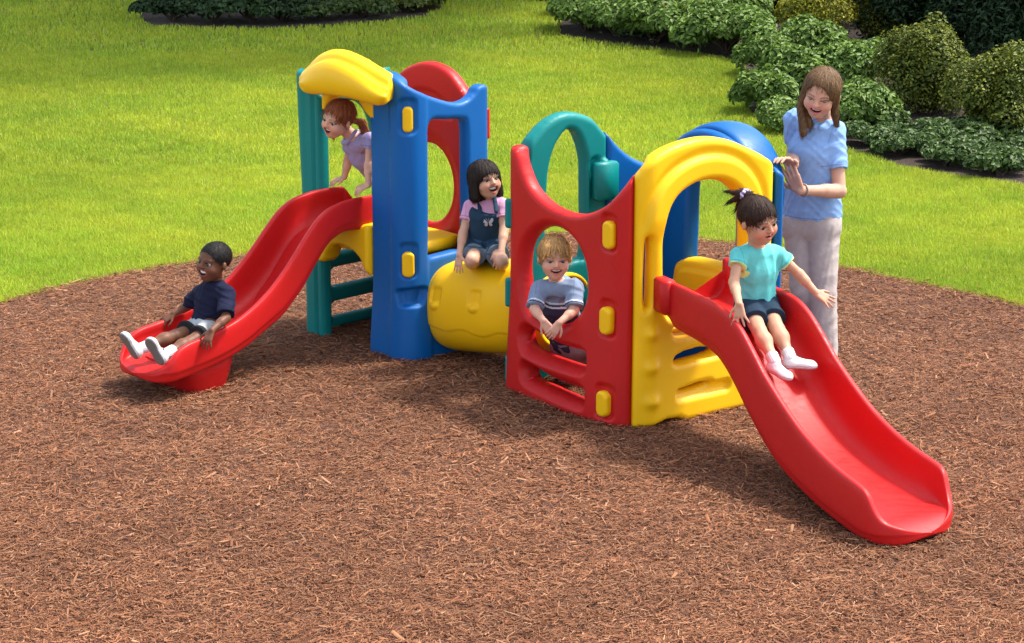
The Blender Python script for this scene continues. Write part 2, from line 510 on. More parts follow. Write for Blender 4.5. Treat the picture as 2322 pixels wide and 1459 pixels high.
rp = [clip_pocket(.848, .93, .93, 1.075), clip_pocket(.848, .932, .485, .63), clip_pocket(.852, .936, .055, .19)]
def f_red(S, Z, d):
    o = sum(p(S, Z, d) for p in rp)
    q = poly_sd(S, Z, port); o = o - .016 * (1 - sstep(-q, .01, .05)) * 1.0
    for sl in (sl1, sl2):
        q = -poly_sd(S, Z, sl); o = o - .022 * (1 - sstep(q, .01, .045))
    # rolled rib below each slot
    o = o + .014 * np.exp(-((Z - (.235 - .02 * (S - .4))) / .028) ** 2) * sstep(S, .2, .28) * (1 - sstep(S, .66, .74))
    o = o + .020 * sstep(.7 - Z, 0, .7) + .035 * np.sin(pi * np.clip(S / 1.03, 0, 1)) * sstep(.9 - Z, 0, .9)
    return o
wall = panel('wall_panel', pth, rtop, [port, sl1, sl2], M['red'], play, T=.095, front=f_red, r=.03, r_hole=.04, label='red front wall with an oval porthole and two slots')
for z0, z1 in ((.93, 1.075), (.487, .63), (.055, .19)):
    clip(wall, pth, .85, .927, z0, z1, M['yellow'], None, off=.014 + (.034 * (.9 - z0) / .9 if z0 < .9 else 0))
for z0, z1 in ((.90, 1.06), (.47, .63), (.05, .20)):
    clip(wall, pth, .045, .08, z0, z1, M['green'], 'teal clip on the left edge of the red wall', off=.03)

# ---- short tower, yellow arch wall
pth = Path([JA, Ap + e2 * CC, Cp - e2 * CC, JC], .05)
YL = pth.len
ytop = np.vstack([[(0, 0)], smooth_poly([(0, 1.312), (.071, 1.385), (.207, 1.442), (.355, 1.468), (.491, 1.468), (.629, 1.44), (.786, 1.375), (.90, 1.322), (YL, 1.28)], 6, False),
                  [(YL, 0), (.33, 0), (.28, .025), (.20, .03), (.12, .012)]])
yh = smooth_poly([(.205, .60), (.193, .80), (.191, 1.0), (.216, 1.12), (.288, 1.203), (.42, 1.248), (.56, 1.238), (.668, 1.18), (.735, 1.08), (.752, .9), (.745, .64), (.70, .565), (.5, .55), (.28, .55)], 6)
ysl = smooth_poly([(.060, .93), (.068, .985), (.085, 1.0), (.102, .98), (.110, .90), (.108, .75), (.100, .66), (.08, .625), (.062, .65), (.056, .75)], 5)
ys1 = smooth_poly([(.262, .47), (.262, .505), (.34, .515), (.6, .51), (.66, .48), (.55, .455), (.40, .455), (.30, .46)], 4)
ys2 = smooth_poly([(.256, .325), (.275, .355), (.35, .372), (.45, .375), (.52, .36), (.56, .345), (.50, .328), (.40, .322), (.30, .317)], 4)
ys3 = smooth_poly([(.285, .167), (.35, .182), (.45, .188), (.50, .182), (.45, .170), (.35, .162)], 4)
def f_yel(S, Z, d):
    o = 0.0 * S
    for z in (.50, .325, .145): o = o + .026 * np.exp(-(((S - .105) / .032) ** 2 + ((Z - z) / .03) ** 2))
    qh = -poly_sd(S, Z, yh)          # raised rim round the arch, stepped shoulder outside it
    up = sstep(Z, .95, 1.1)
    o = o + up * (.018 * (1 - sstep(qh, .10, .135)) - .012 * np.exp(-((qh - .145) / .02) ** 2))
    o = o - .01 * (1 - sstep(qh, .0, .03))
    for cz, h in ((.335, .03), (.15, .035)):
        q = poly_sd(S, Z, rrect(.255, .64, cz - h, cz + h, .03)); o = o - .028 * sstep(q, -.008, .02)
        o = o + .03 * np.exp(-((Z - (cz + .01 + .03 * (S - .3))) / .014) ** 2) * sstep(S, .26, .3) * (1 - sstep(S, .50, .6)) * 0
    o = o + .025 * sstep(.7 - Z, 0, .7)
    return o
panel('arch_wall', pth, ytop, [yh, ysl, ys1, ys2, ys3], M['yellow'], play, T=.10, r=.035, r_hole=.035, front=f_yel, label='yellow arched wall with bumps and foot slots at the right slide')

# ---- short tower, teal arch wall
pth = Path([JB, Bp + e2 * CC, PP], .05)
GL = pth.len
gt = np.vstack([[(0, 0)], smooth_poly([(0, 1.15), (.03, 1.21), (.091, 1.30), (.141, 1.365), (.232, 1.437), (.338, 1.475), (.445, 1.47), (.554, 1.43), (.62, 1.37), (GL, 1.325)], 5, False), [(GL, 0)]])
gh = smooth_poly([(.235, .70), (.240, 1.037), (.254, 1.19), (.293, 1.30), (.354, 1.372), (.40, 1.385), (.455, 1.345), (.503, 1.226), (.513, 1.09), (.513, .70), (.45, .66), (.3, .66)], 6)
def b_green(S, Z, d):
    q = poly_sd(S, Z, rrect(.60, .80, 1.0, 1.20, .03))
    q2 = poly_sd(S, Z, rrect(.535, .60, .8, 1.22, .03))
    return -.0 * S + .02 * sstep(q2, -.01, .015) - .03 * sstep(q, -.01, .01)
gth = smooth_poly([(.30 + .215 * cos(a) - .005, .30 + .215 * sin(a)) for a in np.linspace(0, 2 * pi, 15)[:-1]], 4)
panel('arch_wall', pth, gt, [gh, gth], M['green'], play, T=.10, r=.035, r_hole=.03, side=-1, back=b_green, label='teal arched wall between the tunnel and the short tower')
# squared teal lug on the inside, reaching over the blue wall
lug0 = Bp + .585 * e2 + .10 * e1
def box_pts(o, ax, ay, x0, x1, y0, y1): return [o + ax * x + ay * y for x, y in ((x0, y0), (x1, y0), (x1, y1), (x0, y1))]
slab('lug', [p for p in box_pts(lug0, e2, e1, .0, .15, 0, .05)], 0.98, 1.19, M['green'], play, label='square teal lug inside the short tower')

# ---- short tower, blue back wall
pth = Path([PP, Dp, Cp, JC], .10)
BL = pth.len
bt = np.vstack([[(0, 0)], smooth_poly([(0, 1.34), (.04, 1.30), (.11, 1.235), (.20, 1.175), (.30, 1.135), (.40, 1.125), (.48, 1.15), (.56, 1.21), (.66, 1.30), (.76, 1.36), (.87, 1.385), (1.0, 1.375), (1.12, 1.33), (1.25, 1.26), (1.36, 1.22), (BL, 1.24)], 5, False), [(BL, 0)]])
bh = smooth_poly([(.78, .50), (.785, .8), (.79, 1.05), (.82, 1.20), (.90, 1.28), (1.0, 1.28), (1.09, 1.21), (1.14, 1.08), (1.15, .8), (1.15, .5), (1.05, .45), (.88, .45)], 6)
def b_blue(S, Z, d):
    return .015 * np.exp(-((S - .56) / .012) ** 2) + .02 * sstep(S, .62, .66) * (1 - sstep(S, .74, .76)) * 0 - .012 * sstep(poly_sd(S, Z, rrect(.17, .34, .98, 1.07, .04)), -.01, .01)
panel('arch_wall', pth, bt, [bh], M['blue'], play, T=.10, r=.03, side=-1, back=b_blue, label='blue arched wall at the back of the short tower')
# blue hood (barrel) outside that arch
def hood2():
    rings = []
    c = Cp - .55 * e1
    for k, a in enumerate(np.linspace(-10, 172, 40)):
        ar = radians(a)
        row = []
        rx, rz = .305, .31
        def P(rr, o):
            x = cos(ar) * (rx + rr); z = 1.06 + sin(ar) * (rz + rr)
            if a < 0: z = 1.06 + sin(ar) * .6
            p = c + e1 * x + e2 * o; return (p[0], p[1], z)
        for rr, o in ((0, -.03), (.012, -.045), (.03, -.045), (.045, -.02), (.048, .06), (.042, .15), (.015, .205), (-.025, .22), (-.045, .215), (-.03, .16), (-.02, .08), (-.012, -.02)):
            row.append(P(rr, o))
        rings.append(row)
    o = loft('roof_hood', rings, M['blue'], play, label='blue barrel hood behind the yellow arch')
    m = o.modifiers.new('s', 'SUBSURF'); m.levels = 1; m.render_levels = 1
hood2()
# low yellow step inside, behind the slide entrance
st = Path([Dp + .33 * e1 - .12 * e2, Dp + .98 * e1 - .12 * e2], .05)
panel('step', st, smooth_poly([(0, .40), (.0, .56), (.03, .63), (.12, .665), (.3, .675), (.5, .665), (.6, .62), (.63, .55), (.63, .40), (.3, .38)], 5), [], M['yellow'], play, T=.12, r=.04,
      front=lambda S, Z, d: .02 * sstep(d, .05, .07), label='rounded yellow step inside the short tower')
slab('deck', [Ap + .16 * e2 - .10 * e1, Cp - .16 * e2 - .10 * e1, Cp - .12 * e2 - .50 * e1, Ap + .55 * e2 - .50 * e1], .40, .47, M['yellow'], play, label='yellow half deck of the short tower')

# ---- tunnel
def tunnel():
    a = np.array([*(Fp + .36 * e2t - .03 * e1t), .285]); b = a + np.array([*(e1t * .90), 0])
    ax = (b - a) / np.linalg.norm(b - a); sx = np.array([-ax[1], ax[0], 0]); L = np.linalg.norm(b - a)
    rings = []
    def ring(t, r, dent=True):
        row = []
        for k in range(64):
            an = 2 * pi * k / 64
            # superellipse, flatter top
            ca, sa = cos(an), sin(an)
            rr = r / (abs(ca) ** 2.5 + abs(sa) ** 2.5) ** (1 / 2.5)
            row.append(tuple(a + ax * t + sx * rr * ca + np.array([0, 0, 1]) * rr * sa * 1.04))
        return row
    prof = [(0, .13), (0, .19), (.004, .213), (.02, .228), (.035, .236), (.05, .2385), (.075, .25), (.10, .257), (.14, .262), (.2, .264), (.3, .266), (.45, .267), (.6, .266), (.75, .262), (.84, .25), (.86, .235), (L, .215), (L, .13)]
    inner = [(L, .185 - .055), ] 
    for t, r in prof: rings.append(ring(t, r))
    o = loft('tunnel', rings, M['yellow'], play, label='fat yellow crawl tunnel joining the two towers')
    # moulded foot pads: recess and dome pairs on the outer side
    me = o.data
    import bmesh
    bm = bmesh.new(); bm.from_mesh(me)
    capf = [f for f in bm.faces if len(f.verts) > 10]
    bmesh.ops.delete(bm, geom=capf, context='FACES')
    bm.to_mesh(me); bm.free()
    m = o.modifiers.new('s', 'SUBSURF'); m.levels = 1; m.render_levels = 1
    m2 = o.modifiers.new('t', 'SOLIDIFY'); m2.thickness = .018; m2.offset = -1
    return a, ax, sx
# dense tunnel written directly so that pads can be displaced
def tunnel_dense():
    a = np.array([*(Fp + .36 * e2t - .03 * e1t), .285]); ax = np.array([*e1t, 0.0]); sx = np.array([-ax[1], ax[0], 0]); L = .90
    pt = np.array([(0, .20), (.003, .215), (.012, .226), (.022, .232), (.034, .235), (.045, .2365), (.05, .2385), (.06, .244), (.08, .252), (.12, .26), (.2, .264), (.45, .267), (.7, .264), (.82, .252), (.86, .238), (.88, .226), (L, .21)])
    tt = np.concatenate([np.linspace(0, .12, 40), np.linspace(.125, .80, 110), np.linspace(.805, L, 20)])
    rr = np.interp(tt, pt[:, 0], pt[:, 1])
    k = np.ones(3) / 3; rr[1:-1] = np.convolve(rr, k, 'valid')
    an = np.linspace(0, 2 * pi, 241)[:-1]
    T, A = np.meshgrid(tt, an, indexing='ij'); Rr = rr[:, None] + 0 * A
    ca, sa = np.cos(A), np.sin(A)
    sup = 1 / (np.abs(ca) ** 2.4 + np.abs(sa) ** 2.4) ** (1 / 2.4)
    R0 = Rr * sup
    # side facing the camera is negative sx (angle pi); arc coordinate there
    arc = (A - pi) * .265
    for tc_ in (.13, .45):
        q = poly_sd(T, -arc, rrect(tc_ - .045, tc_ + .045, .045, .135, .02)); R0 = R0 - .014 * sstep(q, -.01, .012)
        dd = ((T - tc_) / .036) ** 2 + ((-arc - .035) / .026) ** 2
        R0 = R0 + .016 * np.sqrt(np.maximum(0, 1 - np.minimum(dd, 1)))
    # wavy moulding seam along the lower side
    line = -.105 + .012 * np.sin(T * 22) + .01 * np.sin(T * 9)
    R0 = R0 - .0045 * sstep(line - (-arc), -.004, .006) * (1 - sstep(line - (-arc), .2, .3)) * sstep(T, .03, .06)
    a[2] = .285; zt_ = .12 * T
    X = a[0] + ax[0] * T + sx[0] * R0 * ca; Y = a[1] + ax[1] * T + sx[1] * R0 * ca; Z = a[2] + zt_ + R0 * sa * (1.04 - .10 * T)
    Xi = a[0] + ax[0] * T + sx[0] * (R0 - .02) * ca; Yi = a[1] + ax[1] * T + sx[1] * (R0 - .02) * ca; Zi = a[2] + zt_ + (R0 - .02) * sa * (1.04 - .10 * T)
    n, m = T.shape
    V = np.vstack([np.c_[X.ravel(), Y.ravel(), Z.ravel()], np.c_[Xi.ravel(), Yi.ravel(), Zi.ravel()]])
    I, Jx = np.meshgrid(np.arange(n - 1), np.arange(m), indexing='ij')
    a0 = (I * m + Jx).ravel(); b0 = (I * m + (Jx + 1) % m).ravel()
    Q = np.c_[a0, b0, b0 + m, a0 + m]; N = n * m
    Qi = np.c_[a0, a0 + m, b0 + m, b0] + N
    j = np.arange(m); j2 = (j + 1) % m
    C0 = np.c_[j2, j, j + N, j2 + N]; e_ = (n - 1) * m; C1 = np.c_[j + e_, j2 + e_, j2 + e_ + N, j + e_ + N]
    me = mesh_np('tunnel', V, quads=np.vstack([Q, Qi, C0, C1]))
    o = link('tunnel', me, M['yellow'], play); o['label'] = 'fat yellow crawl tunnel joining the two towers'
tunnel_dense()

# ---- slides
def slide(name, near, far, rail, bot, floor, Lend, material, label, nose=.20, groove=True, start_flange=False):
    """near/far: (P0,P1) plan lines of the two rail tops; profiles against distance along the near rail"""
    n0, n1 = np.array(near[0]), np.array(near[1]); f0, f1 = np.array(far[0]), np.array(far[1])
    Ln = np.linalg.norm(n1 - n0); dn = (n1 - n0) / Ln; Lf = np.linalg.norm(f1 - f0); df = (f1 - f0) / Lf
    rings = []
    K = np.concatenate([np.linspace(-.09 if Lend < 2 else 0, Lend - nose, 96), Lend - nose + nose * np.sin(np.linspace(0, pi / 2, 22))[1:]])
    sm = lambda tb, k: float(np.interp(k, _sk[id(tb)][0], _sk[id(tb)][1]))
    _sk = {}
    for tb in (rail, bot, floor):
        q = smooth_poly(tb, 10, False); kk = np.convolve(np.pad(q[:, 1], 4, 'edge'), np.ones(9) / 9, 'valid'); _sk[id(tb)] = (q[:, 0], kk)
    for k in K:
        N = n0 + dn * k; Fv = f0 + df * (k * Lf / Ln)
        C = (N + Fv) / 2; h = (Fv - N) / 2
        # nose: plan narrows at the end
        u = min(1.0, (k - (Lend - nose)) / nose)
        nar = 1.0; drop = 0.0
        if u > 0:
            nar = max((1 - u ** 2.3) ** (1 / 2.2), .14) if u < 1 else .14
        zr, zb, zf = sm(rail, k), sm(bot, k), sm(floor, k)
        Wd = np.linalg.norm(h)
        hd = h / Wd
        sec = []
        rim = .018
        lf = 1 - float(sstep(k, Lend - nose * 1.5, Lend - nose * .5))
        # half section from floor centre out to rim, over, down the outside, under
        prof = [(0, zf), (.30, zf), (.52, zf + .002 * lf), (.66, zf + .010 * lf), (.76, zf + .03 * lf), (.82, zf + .06 * lf)]
        top_in = (1 - (rim * 1.9) / Wd)
        if zr > zf + .07:
            prof += [(.86, zf + .10 * min(1, (zr - zf) / .14)), (top_in - .01, zr - .035), (top_in, zr - .010), (top_in + .02, zr - .001), (.975, zr + .001), (1.0, zr - .006), (1.018, zr - .022)]
        else:
            a_ = max(zr, zf + .004)
            prof += [(.86, zf + (a_ - zf) * .55), (top_in - .01, zf + (a_ - zf) * .75), (top_in, zf + (a_ - zf) * .9), (top_in + .02, a_), (.975, a_), (1.0, a_ - .004), (1.018, a_ - .015)]
        zt = max(zr, zf + .004)
        zg = zb + (.045 if groove else .03)
        zg = min(zg, zt - .03)
        prof += [(1.03, zt - .05 if zt - .05 > zg + .02 else zg + .016), (1.035, zg + .012), (1.03, zg + .004), (1.005, zg - .002), (.99, zb + .012), (.96, zb), (.80, zb - .0), (.55, zb), (0, zb)]
        left = [(-x, z) for x, z in prof[1:-1]][::-1]
        full = prof + left
        uz = max(0.0, (u - .72) / .28) if u > 0 else 0.0
        fz = max(math.sqrt(max(0.0, 1 - uz * uz)), .30); zm = (zt + zb) / 2
        for x, z in full:
            z = zm + (z - zm) * fz
            p = C + h * x * nar
            sec.append((p[0], p[1], z))
        rings.append(sec)
    last = np.array(rings[-1]); cen = last.mean(0)
    rings.append([tuple(cen + (q - cen) * np.array([.35, .35, .4]) + np.array([*(dn * .003), 0])) for q in last])
    rings.append([tuple(cen + (q - cen) * .04 + np.array([*(dn * .003), 0])) for q in last])
    o = loft(name, rings, material, play, label=label)
    m = o.modifiers.new('s', 'SUBSURF'); m.levels = 1; m.render_levels = 1
    return o
rail1 = [(-.10, .90), (0, .905), (.14, .905), (.23, .895), (.32, .875), (.41, .825), (.51, .735), (.64, .607), (.79, .49), (.96, .40), (1.1, .36), (1.26, .332), (1.38, .320), (1.46, .295), (1.51, .250), (1.55, .205), (1.60, .18), (1.74, .17)]
bot1 = [(-.10, .71), (0, .714), (.14, .726), (.215, .722), (.34, .665), (.486, .50), (.60, .40), (.70, .33), (.85, .262), (.971, .212), (1.12, .172), (1.267, .15), (1.45, .133), (1.60, .125), (1.74, .13)]
floor1 = [(-.10, .735), (0, .735), (.12, .735), (.22, .715), (.33, .65), (.45, .52), (.58, .40), (.72, .32), (.9, .255), (1.05, .22), (1.2, .195), (1.35, .18), (1.5, .175), (1.62, .18), (1.70, .168), (1.74, .15)]
slide('slide', ((-.82, 13.2), (-1.82, 12.0)), ((-1.05, 13.47), (-2.15, 12.37)), rail1, bot1, floor1, 1.61, M['red'], 'left red wavy slide of the tall tower', nose=.15)
# foot block under the left slide
ft = []
c0 = np.array([-1.745, 12.44]); u0 = np.array([-.64, -.768]); v0 = np.array([-.768, .64])
for z, a_, b_, sh in ((.0, .125, .17, 0), (.012, .132, .175, 0), (.10, .165, .19, .0), (.185, .20, .205, .01)):
    row = []
    for k in range(28):
        an = 2 * pi * k / 28; ca, sa = cos(an), sin(an); q = 1 / (abs(ca) ** 4 + abs(sa) ** 4) ** .25
        p = c0 + u0 * (a_ * ca * q + sh) + v0 * (b_ * sa * q)
        row.append((p[0], p[1], z))
    ft.append(row)
loft('slide_foot', ft, M['red'], play, label='red foot block under the left slide')

rail2 = [(-.06, .79), (0, .79), (.25, .79), (.45, .785), (.60, .777), (.70, .76), (.79, .722), (.87, .672), (.96, .605), (1.04, .548), (1.16, .478), (1.29, .41), (1.40, .363), (1.53, .320), (1.66, .288), (1.78, .268), (1.88, .255), (1.945, .235), (1.985, .175), (2.03, .125), (2.08, .105), (2.14, .09)]
bot2 = [(-.06, .63), (0, .628), (.10, .59), (.14, .563), (.25, .556), (.39, .55), (.55, .53), (.66, .492), (.78, .41), (.88, .334), (1.0, .25), (1.14, .168), (1.3, .11), (1.46, .07), (1.6, .045), (1.8, .02), (1.98, .008), (2.14, .02)]
floor2 = [(-.06, .64), (0, .64), (.2, .635), (.40, .63), (.55, .612), (.68, .565), (.80, .48), (.9, .40), (1.0, .325), (1.14, .245), (1.3, .18), (1.46, .14), (1.6, .115), (1.8, .095), (1.95, .09), (2.05, .095), (2.14, .07)]
slide('slide', ((.75, 11.64), (1.53, 9.9)), ((1.12, 11.90), (1.95, 10.24)), rail2, bot2, floor2, 2.14, M['red'], 'right red slide running down toward the camera', nose=.26)
# flange ears where slide 2 hooks on the wall
for P0, P1, lb in (((.755, 11.625), (.70, 11.60), 'n'), ((1.12, 11.885), (1.17, 11.93), 'f')):
    d = azv(52); n_ = azv(155)
    c = np.array(P0)
    pts = [c + d * x + n_ * y for x, y in (((-.035, -.03), (.03, -.03), (.03, .10), (-.035, .10)) if lb == 'n' else ((-.03, -.03), (.035, -.03), (.035, .05), (-.03, .05)))]
    slab('slide_ear', pts, .625, .80 if lb == 'n' else .84, M['red'], play, bev=.012)

#@@PEOPLE@@
# ================================================================== PEOPLE (implicit surfaces)
def nrm(v): v = np.asarray(v, float); return v / (np.linalg.norm(v) + 1e-12)
class Vol:
    def __init__(s, lo, hi, h):
        s.lo = np.asarray(lo, float); s.h = h
        s.n = np.ceil((np.asarray(hi) - s.lo) / h).astype(int) + 1
        s.D = np.full(s.n, 1.0, np.float32)
    def sub(s, lo, hi):
        a = np.clip(np.floor((np.asarray(lo) - s.lo) / s.h).astype(int), 0, s.n - 1)
        b = np.clip(np.ceil((np.asarray(hi) - s.lo) / s.h).astype(int) + 1, 1, s.n)
        ax = [s.lo[i] + s.h * np.arange(a[i], b[i]) for i in range(3)]
        X, Y, Z = np.meshgrid(*ax, indexing='ij')
        return (slice(a[0], b[0]), slice(a[1], b[1]), slice(a[2], b[2])), X, Y, Z
    def comb(s, sl, d, k, op):
        A = s.D[sl]
        if op == 'add':
            if k > 0:
                h = np.maximum(k - np.abs(A - d), 0) / k; A = np.minimum(A, d) - h * h * k * .25
            else: A = np.minimum(A, d)
        elif op == 'cut':
            d = -d
            if k > 0:
                h = np.maximum(k - np.abs(A - d), 0) / k; A = np.maximum(A, d) + h * h * k * .25
            else: A = np.maximum(A, d)
        s.D[sl] = A
    def cap(s, a, b, ra, rb, k=.02, op='add', fl=None, flat=False):
        a = np.asarray(a, float); b = np.asarray(b, float); m = max(ra, rb) * (fl[1] if fl else 1) + k + .012
        sl, X, Y, Z = s.sub(np.minimum(a, b) - m, np.maximum(a, b) + m)
        px, py, pz = X - a[0], Y - a[1], Z - a[2]; e = b - a
        if fl:
            d = nrm(fl[0]); c = (px * d[0] + py * d[1] + pz * d[2]) * (1 / fl[1] - 1)
            px, py, pz = px + c * d[0], py + c * d[1], pz + c * d[2]
            e = e + d * (e @ d) * (1 / fl[1] - 1)
        L2 = e @ e + 1e-12
        t = (px * e[0] + py * e[1] + pz * e[2]) / L2; tc = np.clip(t, 0, 1)
        dist = np.sqrt((px - tc * e[0]) ** 2 + (py - tc * e[1]) ** 2 + (pz - tc * e[2]) ** 2) - (ra + (rb - ra) * tc)
        if flat:
            L = math.sqrt(L2)
            rad = np.sqrt(np.maximum(px ** 2 + py ** 2 + pz ** 2 - t * t * L2, 0)) - (ra + (rb - ra) * t)
            dist = np.maximum(rad, (t - 1) * L); dist = np.where(t < 0, np.maximum(dist, np.sqrt(px**2+py**2+pz**2) - ra), dist)
        s.comb(sl, dist.astype(np.float32), k, op)
    def ell(s, c, r, ax=None, k=.02, op='add'):
        c = np.asarray(c, float); r = np.asarray(r, float); m = r.max() + k + .012
        sl, X, Y, Z = s.sub(c - m, c + m)
        P = np.stack([X - c[0], Y - c[1], Z - c[2]], -1)
        if ax is not None: P = P @ np.asarray(ax).T
        q = P / r; k0 = np.sqrt((q ** 2).sum(-1)); k1 = np.sqrt(((P / r ** 2) ** 2).sum(-1)) + 1e-9
        s.comb(sl, (k0 * (k0 - 1) / k1).astype(np.float32), k, op)
    def plane_cut(s, p, n_, k=.004, lim=None):
        """remove everything on the +n side of p (optionally only within radius lim)"""
        p = np.asarray(p, float); n_ = nrm(n_)
        if lim: sl, X, Y, Z = s.sub(p - lim, p + lim)
        else: sl, X, Y, Z = s.sub(s.lo, s.lo + s.n * s.h)
        d = (X - p[0]) * n_[0] + (Y - p[1]) * n_[1] + (Z - p[2]) * n_[2]
        if lim: d = np.where((X - p[0]) ** 2 + (Y - p[1]) ** 2 + (Z - p[2]) ** 2 < lim ** 2, d, -1)
        s.D[sl] = np.maximum(s.D[sl], d.astype(np.float32))
    def warp(s, f):
        sl, X, Y, Z = s.sub(s.lo, s.lo + s.n * s.h)
        s.D[sl] += f(X, Y, Z).astype(np.float32)
    def mesh(s):
        D = s.D; I = D < 0; nx, ny, nz = D.shape
        c = np.zeros((nx - 1, ny - 1, nz - 1), np.uint8)
        for dx in (0, 1):
            for dy in (0, 1):
                for dz in (0, 1): c += I[dx:nx - 1 + dx, dy:ny - 1 + dy, dz:nz - 1 + dz]
        act = np.argwhere((c > 0) & (c < 8))
        ids = -np.ones(c.shape, np.int64); ids[tuple(act.T)] = np.arange(len(act))
        acc = np.zeros((len(act), 3)); cnt = np.zeros(len(act))
        cor = [(x, y, z) for x in (0, 1) for y in (0, 1) for z in (0, 1)]
        for a in cor:
            for ax in range(3):
                if a[ax]: continue
                b = list(a); b[ax] = 1
                va = D[act[:, 0] + a[0], act[:, 1] + a[1], act[:, 2] + a[2]]; vb = D[act[:, 0] + b[0], act[:, 1] + b[1], act[:, 2] + b[2]]
                m = (va < 0) != (vb < 0); t = va[m] / (va[m] - vb[m])
                p = np.array(a, float)[None].repeat(m.sum(), 0); p[:, ax] += t
                acc[m] += p; cnt[m] += 1
        V = s.lo + s.h * (act + acc / cnt[:, None])
        Q = []
        for ax in range(3):
            o1, o2 = [(1, 2), (2, 0), (0, 1)][ax]
            A = I[tuple(slice(0, D.shape[i] - 1) if i == ax else slice(1, D.shape[i] - 1) for i in range(3))]
            B = I[tuple(slice(1, D.shape[i]) if i == ax else slice(1, D.shape[i] - 1) for i in range(3))]
            e = np.argwhere(A != B); fl = A[tuple(e.T)]
            base = e.copy(); base[:, o1] += 1; base[:, o2] += 1
            def cid(d1, d2):
                q = base.copy(); q[:, o1] -= d1; q[:, o2] -= d2; return ids[tuple(q.T)]
            q = np.stack([cid(1, 1), cid(0, 1), cid(0, 0), cid(1, 0)], 1)
            q[~fl] = q[~fl][:, ::-1]; Q.append(q)
        Q = np.vstack(Q); Q = Q[(Q >= 0).all(1)]
        return V, Q
def vobj(name, vol, mt, colf, parent=None, smooth=1):
    V, Q = vol.mesh()
    # light Laplacian smoothing
    for _ in range(smooth):
        S_ = np.zeros_like(V); Cn = np.zeros(len(V))
        for a in range(4):
            np.add.at(S_, Q[:, a], V[Q[:, (a + 1) % 4]]); np.add.at(Cn, Q[:, a], 1)
            np.add.at(S_, Q[:, a], V[Q[:, (a - 1) % 4]]); np.add.at(Cn, Q[:, a], 1)
        V = V * .4 + .6 * S_ / np.maximum(Cn, 1)[:, None]
    C = colf(V) if callable(colf) else np.tile(np.array(colf, float), (len(V), 1))
    me = mesh_np(name, V, quads=Q, colors=C)
    o = bpy.data.objects.new(name, me); col.objects.link(o); me.materials.append(mt)
    if parent is not None: o.parent = parent
    return o

class Head:
    def __init__(s, c, hs, f, u):
        s.c = np.asarray(c, float); s.s = hs; s.f = nrm(f); u = np.asarray(u, float); s.u = nrm(u - s.f * (u @ s.f)); s.r = np.cross(s.f, s.u)
        s.A = np.array([s.r, s.u, s.f])
    def P(s, r, u, f): return s.c + s.s * (s.r * r + s.u * u + s.f * f)
    def loc(s, V): return ((V - s.c) @ s.A.T) / s.s
def add_head(vol, H, neck, adult=False, mouth=(.11, .045), eo=1.0):
    s = H.s; P = H.P; A = H.A
    vol.ell(P(0, .13, -.06), np.array([.365, .37, .43]) * s, A, k=.02)
    w_ = .27 if adult else .305
    vol.ell(P(0, -.16, .08), np.array([w_, .31, .30]) * s, A, k=.10 * s)
    vol.ell(P(0, -.38, .20), np.array([.115, .10, .11]) * s, A, k=.14 * s)
    for q in (-1, 1):
        vol.ell(P(.165 * q, -.15, .24), np.array([.125, .12, .12]) * s, A, k=.10 * s)
        vol.ell(P(.37 * q, -.03, -.03), np.array([.045, .105, .075]) * s, nA(A, q), k=.02 * s)
        vol.cap(P(.07 * q, .085, .352), P(.20 * q, .085, .315), .038 * s, .030 * s, k=.06 * s)
        vol.ell(P(.150 * q, -.002, .405), np.array([.070, .034 * (.6 + .4 * eo), .060]) * s, A, k=.03 * s, op='cut')
    vol.cap(P(0, .04, .365), P(0, -.085, .435), .028 * s, .048 * s, k=.04 * s)
    for q in (-1, 1): vol.ell(P(.042 * q, -.095, .405), np.array([.035, .03, .04]) * s, A, k=.02 * s)
    # lips then the mouth opening
    mw, mh = mouth
    vol.cap(P(-mw * .75, -.205 + .01, .335), P(0, -.212, .385), .028 * s, .034 * s, k=.03 * s); vol.cap(P(mw * .75, -.195, .335), P(0, -.212, .385), .028 * s, .034 * s, k=.03 * s)
    vol.cap(P(-mw * .6, -.235 - mh, .33), P(0, -.262 - mh, .365), .024 * s, .034 * s, k=.03 * s); vol.cap(P(mw * .6, -.235 - mh, .33), P(0, -.262 - mh, .365), .024 * s, .034 * s, k=.03 * s)
    vol.ell(P(0, -.222 - mh * .5, .385), np.array([mw, .018 + mh * .8, .11]) * s, A, k=.006 * s, op='cut')
    for q in (-1, 1): vol.ell(P(q * mw * .78, -.200 - mh * .25, .36), np.array([mw * .34, .012 + mh * .28, .08]) * s, A, k=.006 * s, op='cut')
    vol.cap(P(0, -.22, -.10), neck, (.165 if not adult else .17) * s, (.17 if not adult else .19) * s, k=.07 * s)
def nA(A, q):
    a = radians(18) * q; r = A[0] * cos(a) + A[2] * sin(a) * -1; f = np.cross(r, A[1]) * -1
    return np.array([r, A[1], np.cross(r, A[1])])
